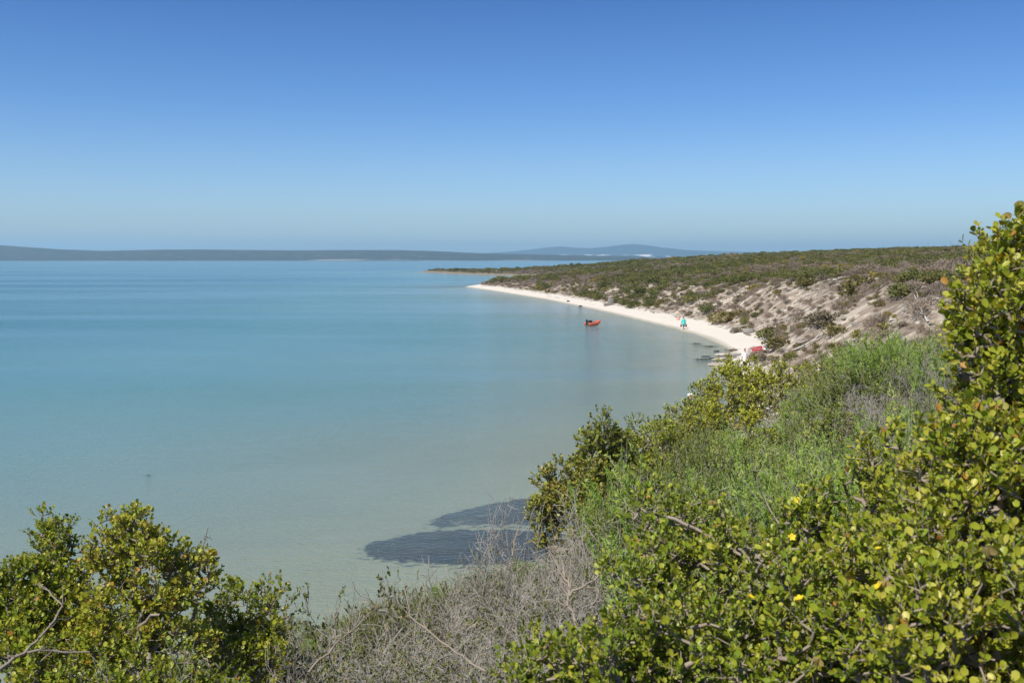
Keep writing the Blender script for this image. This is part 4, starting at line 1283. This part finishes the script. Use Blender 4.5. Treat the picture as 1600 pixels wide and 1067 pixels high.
leafy("round_leaved_shrub", "broken-topped green shrub with gaps, right of the domed tawny shrub", "shrub",
      LB((375, 949, 5.7, .10), (415, 939, 5.7, .07), (340, 974, 5.6, .10), (395, 984, 5.5, .12), (435, 949, 5.7, .045), (350, 1024, 5.3, .14), (410, 1034, 5.3, .12)),
      dens=760, leaf=0.0205, shoot=0.055, mat=LEAF_A, clump=0.07, seed=114, tone=0.02, inner=0.25)
leafy("round_leaved_shrub", "low shaded green shrub along the bottom edge under the domed tawny shrub", "shrub",
      LB((120, 1054, 4.6, .15), (200, 1074, 4.5, .14), (280, 1064, 4.6, .14), (340, 1094, 4.5, .12), (150, 1014, 4.8, .12)),
      dens=760, leaf=0.0205, shoot=0.055, mat=LEAF_A, clump=0.07, seed=115, tone=0.0, inner=0.25)

leafy("round_leaved_shrub", "shaded green shrub lower on the slope behind the lower left group", "shrub",
      LB((60, 990, 7.6, .32), (150, 985, 7.8, .34), (250, 990, 7.8, .34), (340, 1000, 7.6, .30), (420, 1020, 7.2, .24), (110, 1050, 7.0, .35), (220, 1050, 7.0, .35), (330, 1060, 6.8, .3), (10, 1040, 7.2, .35)),
      dens=200, leaf=0.028, shoot=0.06, mat=LEAF_A2, clump=0.08, seed=116, tone=-0.1)
# small shrubs on the edge of the bluff above the water
leafy("round_leaved_shrub", "small round shrub on the bluff edge, its left side against the dark weed bed", "shrub",
      LB((872, 815, 8.8, .19), (915, 815, 8.8, .2), (940, 790, 9, .18), (868, 765, 9.0, 0.195), (900, 745, 9.1, 0.207), (890, 785, 8.9, 0.195), (925, 760, 9.1, 0.159), (860, 790, 8.9, 0.134)),
      dens=420, leaf=0.030, shoot=0.06, clump=0.09, mat=LEAF_A2, tpl=LEAF_MID, seed=121, tone=0.18)
leafy("round_leaved_shrub", "upright dark green shrub rising above its neighbours at the water side of the bluff", "shrub",
      LB((940, 765, 9.6, .2), (975, 755, 9.8, .2), (938, 668, 9.8, 0.122), (925, 690, 9.8, 0.146), (915, 715, 9.8, 0.134), (950, 690, 9.9, 0.122), (968, 692, 10, 0.073), (935, 725, 9.8, 0.171), (910, 738, 9.7, 0.098)),
      dens=420, leaf=0.030, shoot=0.06, clump=0.09, mat=LEAF_A2, tpl=LEAF_MID, seed=122, tone=0.08)
leafy("round_leaved_shrub", "olive shrub between the upright dark shrub and the yellow shrub", "shrub",
      LB((1000, 745, 10, .22), (1040, 735, 10.2, .22), (990, 690, 10.5, 0.183), (1010, 670, 10.8, 0.122), (1015, 705, 10.3, 0.220), (975, 715, 10.2, 0.183), (1045, 690, 10.8, 0.171), (1048, 668, 11, 0.085)),
      dens=400, leaf=0.028, shoot=0.06, clump=0.09, mat=LEAF_Y, tpl=LEAF_MID, seed=123, tone=-0.12)

# bright yellow-green shrubs on the crest beside the beach
leafy("yellow_shrub", "broad bright yellow-green shrub on the crest of the bluff below the red shelter", "shrub",
      LB((1140, 600, 14.5, 0.268), (1175, 590, 14.6, 0.244), (1110, 630, 14.2, 0.268), (1150, 640, 14, 0.342), (1195, 620, 14.2, 0.317), (1130, 580, 15, 0.146), (1200, 580, 14.8, 0.171), (1180, 655, 13.6, 0.268), (1105, 660, 13.8, 0.244)),
      dens=300, leaf=0.030, shoot=0.065, clump=0.11, mat=LEAF_Y, tpl=LEAF_MID, seed=131, tone=0.1, inner=0.25)
leafy("yellow_shrub", "lime shrub at the right end of the bright crest shrubs", "shrub",
      LB((1235, 590, 14.5, 0.244), (1250, 610, 14.3, 0.244), (1225, 630, 14, 0.244), (1262, 590, 14.6, 0.146), (1245, 650, 13.6, 0.244)),
      dens=300, leaf=0.028, shoot=0.065, clump=0.11, mat=LEAF_Y, tpl=LEAF_MID, seed=132, tone=0.0, inner=0.25)
leafy("yellow_shrub", "yellow-green shrub sloping to the water, in front of the wading person in a white cap", "shrub",
      LB((1075, 660, 12.6, 0.195), (1050, 680, 12.3, 0.207), (1085, 690, 12.2, 0.244), (1110, 690, 12.4, 0.195), (1060, 655, 12.9, 0.098), (1045, 700, 12, 0.207)),
      dens=320, leaf=0.027, shoot=0.065, clump=0.11, mat=LEAF_Y, tpl=LEAF_MID, seed=133, tone=-0.05, inner=0.25)

leafy("round_leaved_shrub", "olive shrub on the lower bluff just behind the bright crest shrubs", "shrub",
      LB((1120, 640, 20, .5), (1160, 640, 20, .5), (1140, 610, 21, .45), (1190, 630, 20, .5), (1100, 670, 19, .4)), dens=60, leaf=0.045, shoot=0.1, mat=LEAF_A2, tpl=LEAF_MID, clump=0.16, seed=141)
leafy("yellow_shrub", "small yellow-green mound among the fine-leaved shrubs below the bright crest shrubs", "shrub",
      LB((1180, 705, 9.6, .14), (1210, 700, 9.6, .14), (1195, 725, 9.4, .15)), dens=380, leaf=0.022, shoot=0.05, mat=LEAF_Y, tpl=LEAF_MID, clump=0.07, seed=151, tone=-0.1)
leafy("round_leaved_shrub", "olive-green mound in the middle of the fine-leaved shrubs", "shrub",
      LB((1290, 665, 8.6, .15), (1320, 660, 8.6, .13), (1305, 690, 8.4, .16)), dens=380, leaf=0.022, shoot=0.05, mat=LEAF_A2, tpl=LEAF_MID, clump=0.07, seed=152)
leafy("yellow_shrub", "yellow-green mound at the top of the fine-leaved shrubs beside the pale slope", "shrub",
      LB((1340, 560, 11, .16), (1310, 575, 11, .15), (1330, 590, 10.8, .17)), dens=320, leaf=0.024, shoot=0.05, mat=LEAF_Y, tpl=LEAF_MID, clump=0.08, seed=153, tone=-0.2)
# upright fine-leaved shrubs over the middle of the bluff
FINE = [fine_meshes(900 + i, (62, 58, 54, 58)[i], 0.62, (0.42, 0.46, 0.44, 0.46)[i], 0.0145, (0.08, 0.20, 0.6, 0.40)[i], (LEAF_B, LEAF_B2, LEAF_B2, LEAF_B)[i]) for i in range(4)]
fine_spots = [  # px, py of the top, depth, size, mesh, label
    (1040, 745, 7.6, 1.0, 0, "fine-leaved green shrub nearest the dry grey thicket"),
    (1105, 715, 8.2, 1.0, 1, None), (1160, 700, 8.6, 1.05, 0, None), (1075, 770, 6.8, 0.9, 1, None), (1145, 745, 7.2, 0.95, 0, None), (1210, 725, 7.6, 1.0, 1, None),
    (1265, 690, 8.4, 1.1, 0, None), (1225, 760, 6.3, 0.85, 0, None), (1290, 740, 6.4, 0.85, 3, None), (1330, 690, 7.2, 1.0, 3, None), (1350, 630, 8.8, 1.1, 2, None),
    (1300, 610, 10.5, 1.1, 0, None), (1285, 650, 9.6, 1.1, 1, None), (1345, 575, 10.2, 1.2, 1, None), (1395, 530, 10.0, 1.15, 0, "fine-leaved shrub whose top stands out against the pale slope"),
    (1375, 560, 10.6, 1.1, 3, None), (1425, 560, 9.6, 1.15, 2, None), (1465, 550, 9.4, 1.1, 3, None), (1490, 590, 8.2, 1.05, 2, None), (1440, 620, 8.4, 1.05, 2, None), (1400, 660, 7.6, 1.0, 3, None),
    (1385, 710, 6.3, 0.9, 1, None), (1460, 690, 6.8, 0.95, 2, None), (1330, 745, 5.6, 0.8, 0, None), (1190, 800, 5.6, 0.8, 1, None), (1110, 810, 5.9, 0.8, 0, None), (1260, 790, 5.4, 0.75, 3, None),
    (1500, 640, 7.0, 1.0, 3, None), (1250, 660, 10.4, 1.0, 0, None), (1320, 560, 12.2, 1.2, 1, None), (1360, 540, 12.4, 1.2, 3, None),
    (1085, 690, 10.2, 0.9, 1, None), (1140, 680, 11, 0.9, 0, None), (1190, 680, 10.8, 0.95, 0, None), (1440, 530, 11.5, 1.1, 3, None), (1500, 520, 11, 1.1, 2, None), (1540, 560, 9, 1.1, 2, None),
]
rng = np.random.default_rng(5)
FGEN = {0: "upright fine-leaved green shrub in the middle of the bluff", 1: "upright fine-leaved green shrub in the middle of the bluff",
        2: "half-dead upright shrub with mostly bare stems on the bluff", 3: "thin fine-leaved shrub with bare grey stems showing on the bluff"}
FGRP = {0: "fine-leaved green shrubs on the bluff", 1: "fine-leaved green shrubs on the bluff", 2: "half-dead upright shrubs on the bluff", 3: "thin fine-leaved shrubs on the bluff"}
froot = {}
for (px, py, d, s_, k, lab) in fine_spots:
    p = pix(px, py, d)
    zg = zat(p.x, p.y)
    hgt_ = max(p.z - zg, 0.35)
    kz_ = min(max(hgt_ / 0.58, .7), 2.0)
    sc_ = (max(s_, .68 * kz_) * 1.0, max(s_ * .95, .68 * kz_) * 1.0, kz_)
    rz_ = rng.random() * 6.28
    if k not in froot:
        froot[k] = thing_from(FINE[k], "fine_leaved_shrub", (p.x, p.y, zg - 0.03), rz_, sc_, lab or FGEN[k], "shrub", None if lab else FGRP[k])
    else:
        o = copy_thing(froot[k], (p.x, p.y, zg - 0.03), rz_, sc_, lab or FGEN[k])
        if lab:
            if 'group' in o: del o['group']
        else: o['group'] = FGRP[k]
    # stems that lean over fill the gaps between neighbours

# dry grey thicket along the bottom and grey patches between the green shrubs
DRY = []
for i in range(5):
    ms, ends = dry_meshes(700 + i, n_stem=8 + i, height=0.62, spread=0.75 + 0.1 * (i % 3), levels=3, kids=(4.0, 3.6, 4.0, 3.6, 3.8)[i], thick=0.0095, kink=0.27)
    DRY.append((ms, ends))
dry_spots = [  # px, py of top, depth, width scale, mesh, label
    (790, 850, 6.6, 1.0, 0, None), (720, 880, 6.6, .95, 1, None), (850, 830, 7.2, 1.0, 2, None), (910, 810, 7.6, 1.0, 0, None), (955, 800, 7.8, .9, 4, None), (880, 870, 6.4, 1.0, 4, None), (940, 860, 6.4, .95, 1, None),
    (650, 910, 6.3, .9, 4, None), (590, 930, 6.2, .9, 2, None), (530, 930, 6.1, .85, 3, None), (480, 930, 6.1, .8, 1, None), (700, 950, 5.6, .9, 3, None), (780, 930, 5.6, .9, 0, None), (860, 940, 5.4, .9, 2, None),
    (930, 940, 5.2, .85, 4, None), (620, 980, 5.2, .85, 0, None), (550, 990, 5.1, .85, 4, None), (480, 990, 5.0, .8, 2, None), (430, 1000, 5.1, .75, 0, None), (730, 1010, 4.8, .85, 4, None), (820, 1000, 4.8, .85, 1, None),
    (900, 1000, 4.7, .8, 3, None), (660, 1040, 4.5, .8, 2, None), (560, 1045, 4.4, .75, 1, None), (760, 1050, 4.3, .75, 0, None), (470, 1050, 4.4, .75, 3, None), (830, 1060, 4.2, .7, 4, None),
    (760, 865, 6.9, .9, 2, None), (820, 850, 6.8, .9, 4, None), (900, 850, 6.9, .9, 1, None), (840, 900, 6.0, .85, 3, None), (740, 910, 6.0, .85, 0, None), (930, 830, 7.4, .85, 2, None),
    (335, 915, 6.0, .55, 3, "thin leafless bush poking up behind the broken-topped green shrub"), (320, 870, 6.0, .5, 1, "spiky bare bush right of the domed tawny shrub"),
    (960, 750, 8.8, .8, 2, "grey leafless bush wedged behind the small round shrub on the bluff edge"), (1010, 730, 8.8, .75, 0, None), (1170, 675, 12.6, .9, 4, "grey leafless bush under the bright crest shrubs"),
    (1210, 680, 12.4, .9, 2, None), (1060, 720, 10.4, .8, 1, None), (1000, 760, 7.8, .75, 4, None), (1100, 700, 11.4, .8, 0, None),
    (60, 985, 4.4, .6, 1, "dead spreading bush in front of the dark shrub at the left edge"), (110, 1010, 4.1, .55, 3, None), (20, 1040, 4.0, .5, 0, None),
    (240, 1010, 4.3, .5, 2, None), (350, 1030, 4.3, .55, 4, None), (1430, 590, 9, .8, 1, None), (1390, 640, 8.2, .75, 3, None), (1470, 640, 7.6, .75, 0, None), (1350, 700, 6.6, .6, 4, None),
    (1235, 720, 7.4, .6, 2, None), (1120, 760, 7.0, .55, 1, None), (1300, 690, 8.0, .65, 4, None), (1370, 610, 9.4, .7, 0, None), (1180, 735, 8.0, .55, 3, None), (1440, 640, 8.0, .7, 2, None), (1330, 650, 9.0, .65, 1, None),
    (1070, 740, 8.4, .6, 0, None), (1270, 760, 6.2, .5, 4, None), (1400, 580, 9.8, .7, 3, None),
    (1290, 600, 12.4, .8, 2, None), (1330, 720, 6, .5, 1, None), (410, 960, 5.9, .6, 4, None),
]
droot = {}
for (px, py, d, s_, k, lab) in dry_spots:
    p = pix(px, py, d)
    zg = zat(p.x, p.y)
    h_ = max(p.z - zg, 0.3) * (1.22 if 690 < px < 1000 and py > 795 else 1.0)
    top_ = max(e[0][2] for e in DRY[k][1])
    sc_ = (s_, s_, min(max(h_ / top_, .6), 1.6 * s_ + .4))
    zz_ = p.z - sc_[2] * top_
    gen = "leafless grey shrub in the dry thicket along the bottom edge" if (py > 795 and 400 < px < 990) else "leafless grey shrub among the green shrubs of the bluff"
    grp = "leafless shrubs of the dry thicket" if 'thicket' in gen else "leafless shrubs among the green ones"
    rz_ = rng.random() * 6.28
    if k not in droot:
        droot[k] = thing_from(DRY[k][0], "dry_shrub", (p.x, p.y, zg - 0.02), rz_, sc_, lab or gen, "dry shrub", None if lab else grp)
        o = droot[k]
    else:
        o = copy_thing(droot[k], (p.x, p.y, zg - 0.02), rz_, sc_, lab or gen)
        if 'group' in o: del o['group']
        if not lab: o['group'] = grp
    o.location.z = zg

# sparse dull-leaved shrubs in and before the thicket
E_spots = [(600, 905, 6.6, .5, "low olive shrub at the water side of the thicket under the nearer weed bed"), (780, 960, 5.3, .5, "small leafy shrub in the heart of the thicket"), (850, 960, 5.2, .5, "small leafy shrub beside the stout forked branch"), (930, 900, 6.0, .5, "dull green shrub at the right edge of the thicket"), (480, 1010, 4.7, .5, "dull green shrub at the bottom left of the thicket"), (600, 1040, 4.4, .45, "dull green shrub at the bottom edge of the thicket"), (740, 1030, 4.5, .45, "small green shrub at the bottom edge beside the crossing pale branch"), (900, 840, 7.0, .5, "olive shrub at the upper right of the thicket"), (830, 1030, 4.4, .4, "low leafy shrub at the bottom edge left of the green round-leaved one"),
           (520, 885, 6.3, .55, "sparse dull-leaved shrub with a tall leafy shoot before the weed bed"), (585, 930, 5.9, .6, "sparse green shrub left of the middle of the thicket"),
           (665, 905, 6.3, .6, "sparse shrub with dull leaves under the tip of the lower weed bed"), (715, 880, 6.5, .5, "sparse leafy shrub rising before the middle of the weed bed"), (755, 850, 6.9, .55, "dull green shrub at the top of the thicket by the weed bed"),
           (450, 960, 5.6, .55, "sparse dull-leaved shrub at the left end of the thicket"), (620, 960, 5.4, .6, "leafy green patch low in the thicket"), (810, 890, 6.0, .5, "sparse green shrub inside the right half of the thicket"),
           (870, 880, 6.0, .5, "sparse olive shrub near the right end of the thicket"), (690, 990, 4.9, .5, "small dull-leaved shrub low in the middle of the thicket"), (540, 1000, 4.8, .5, "small dull-leaved shrub low in the left of the thicket")]
EM = []
for i in range(3):
    ms, ends = dry_meshes(760 + i, n_stem=8, height=0.6, spread=0.65, levels=3, kids=4, thick=0.006, kink=0.28)
    EM.append(([ms[0], sparse_leaves(ends, 770 + i, 11, 0.021, LEAF_E, 0.9)], ends))
eroot = {}
for i, (px, py, d, s_, lab) in enumerate(E_spots):
    p = pix(px, py, d); zg = zat(p.x, p.y); k = i % 3
    top_ = max(e[0][2] for e in EM[k][1])
    sc_ = (s_ * 1.4, s_ * 1.4, min(max((p.z - zg) / top_ * 1.06, .5), 1.4))
    rz_ = rng.random() * 6.28
    if k not in eroot: eroot[k] = thing_from(EM[k][0], "sparse_shrub", (p.x, p.y, zg - .02), rz_, sc_, lab, "shrub")
    else: copy_thing(eroot[k], (p.x, p.y, zg - .02), rz_, sc_, lab)


# bare branches that catch the eye
def dead_branch(label, pts, r0, r1, forks=6, seed=0, name="dead_branch"):
    rg = np.random.default_rng(seed)
    P = [np.array(pix(*q)) for q in pts]
    A = []; B = []; RA = []; RB = []
    n = len(P) - 1
    path = []
    for i in range(n):
        for j in range(5):
            path.append(P[i] + (P[i + 1] - P[i]) * j / 5 + rg.normal(0, r0 * 0.6, 3))
    path.append(P[-1])
    m = len(path) - 1
    for i in range(m):
        A.append(path[i]); B.append(path[i + 1]); RA.append(r0 + (r1 - r0) * i / m); RB.append(r0 + (r1 - r0) * (i + 1) / m)
    Ltot = np.linalg.norm(P[-1] - P[0])
    for f in range(forks):
        i = int(rg.integers(m // 3, m)); q = path[i]; d = unit(path[i] - path[max(0, i - 2)] + 1e-6)
        d = unit(d + rg.normal(0, 0.6, 3)); L_ = Ltot * rg.uniform(.12, .3)
        for k in range(4):
            e = q + d * L_ / 4; A.append(q); B.append(e); RA.append(r1 * (1 - k * .2)); RB.append(r1 * (1 - (k + 1) * .2) + .0004)
            q = e; d = unit(d + rg.normal(0, .3, 3))
    A = np.array(A); off = P[0]
    V, Q = tubes(A - off, np.array(B) - off, np.array(RA), np.array(RB), 7)
    o = obj(name, mesh_np(name, V, Q, None, True), BARK, None, Vector(off))
    return tag(o, label, "branch")


dead_branch("stout bare grey branch rising in a fork at the right of the dry thicket", [(920, 1060, 4.9), (905, 985, 5.1), (885, 920, 5.3), (880, 880, 5.5)], .014, .005, 9, 1)
dead_branch("long bent grey twig leaning right out of the thicket", [(890, 930, 5.2), (930, 905, 5.2), (960, 870, 5.3)], .008, .003, 4, 2)
dead_branch("long pale branch slanting up through the left of the thicket", [(480, 1050, 4.4), (530, 1000, 4.6), (595, 945, 4.9)], .0065, .002, 9, 3)
dead_branch("pale branch crossing low in the middle of the thicket", [(760, 1050, 4.2), (700, 1010, 4.4), (640, 960, 4.7), (632, 915, 5.0)], .005, .002, 9, 4)
dead_branch("forked bleached branch at the far lower left", [(0, 1045, 4.0), (60, 1000, 4.1), (100, 945, 4.3), (62, 910, 4.4)], .007, .002, 9, 5)
dead_branch("bare grey branch lying in the shadow at the lower left", [(40, 1017, 4.0), (140, 1018, 4.1)], .006, .003, 3, 6)
dead_branch("crooked grey stem under the domed tawny shrub", [(240, 1060, 4.6), (232, 1020, 4.8), (200, 985, 4.9), (250, 960, 4.8)], .018, .006, 4, 7)
dead_branch("broken stub of grey wood among the leaves in the lower right", [(1325, 995, 2.35), (1308, 975, 2.42), (1295, 958, 2.48)], .009, .006, 0, 8)
dead_branch("grey branch lying across the leaves in the lower right", [(1045, 805, 3.2), (1100, 835, 3.1), (1160, 865, 2.95), (1230, 905, 2.8), (1260, 935, 2.7)], .006, .0035, 5, 9)
dead_branch("short horizontal grey branch by the yellow blossoms in the lower right", [(1180, 870, 2.9), (1230, 855, 2.85), (1290, 862, 2.8)], .006, .004, 3, 10)
dead_branch("straight thin stick standing up between the fine-leaved shrubs", [(1250, 880, 3.0), (1215, 815, 3.3), (1192, 770, 3.6)], .004, .002, 0, 11)
dead_branch("pale dead twig spiking up against the weed bed", [(800, 870, 6.6), (805, 840, 6.7), (822, 803, 6.8)], .006, .002, 3, 12)
dead_branch("thorny bare twig standing against the water right of the domed shrub", [(300, 890, 5.8), (318, 850, 5.8), (324, 825, 5.8)], .005, .002, 5, 13)

# undergrowth that covers the ground between the shrubs
X, Y = jgrid(-14, 40, 1.2, 56, 0.60, rng)
Z, M, Sd = land(X, Y)
k_ = (rng.random(len(X)) < .75) & (M > 1.0) & (np.hypot(X, Y) > 2.2) & (X / np.maximum(Y, 1) < 0.75) & (rng.random(len(X)) < np.where(Y > 25, 0.45, 1.0))
X, Y, Z = X[k_], Y[k_], Z[k_]
n = len(X)
under = [DRY[0][0][0][1], DRY[1][0][0][1], DRY[3][0][0][1], FINE[0][1][1], FINE[1][1][1], FINE[2][0][1], EM[0][0][1][1], EM[1][0][1][1]]
pp = fbm(X * .5, Y * .5, 99, 3)
ids = np.where(pp > .56, rng.choice([3, 4, 6, 7, 6], n), np.where(X > 0.7, rng.choice([0, 2, 5, 5, 5, 6], n), rng.choice([6, 7, 2, 6, 7, 6], n)))
s_ = rng.uniform(.40, .75, n)
s_ *= np.where(Y > 20, 1.4, 1.0)
under_o = scatter_group("undergrowth", under, np.stack([X, Y, Z - .03], -1), np.stack([rng.normal(0, .2, n), rng.normal(0, .2, n), rng.random(n) * 6.28], -1),
                        np.stack([s_, s_, s_ * .8], -1), ids)
under_o['label'] = "low dry undergrowth covering the bluff between the shrubs"
print("undergrowth", n)


# ------------------------------------------------------------------ air
hz = NT("haze_air")
pv = hz.n('ShaderNodeVolumePrincipled', {'Color': (0.50, 0.80, 1.0, 1), 'Density': 0.00010, 'Anisotropy': 0.2})
hz.t.links.new(pv.outputs[0], hz.out.inputs['Volume'])
bm = bmesh.new()
bmesh.ops.create_cube(bm, size=1.0)
for v in bm.verts:
    v.co = Vector((v.co.x * 2 * 9700, -1500 + (v.co.y + 0.5) * 17500, -5.0 + (v.co.z + 0.5) * 240))
me = bpy.data.meshes.new("haze"); bm.to_mesh(me); bm.free()
haze = obj("haze", me, hz.m)
tag(haze, kind='stuff')
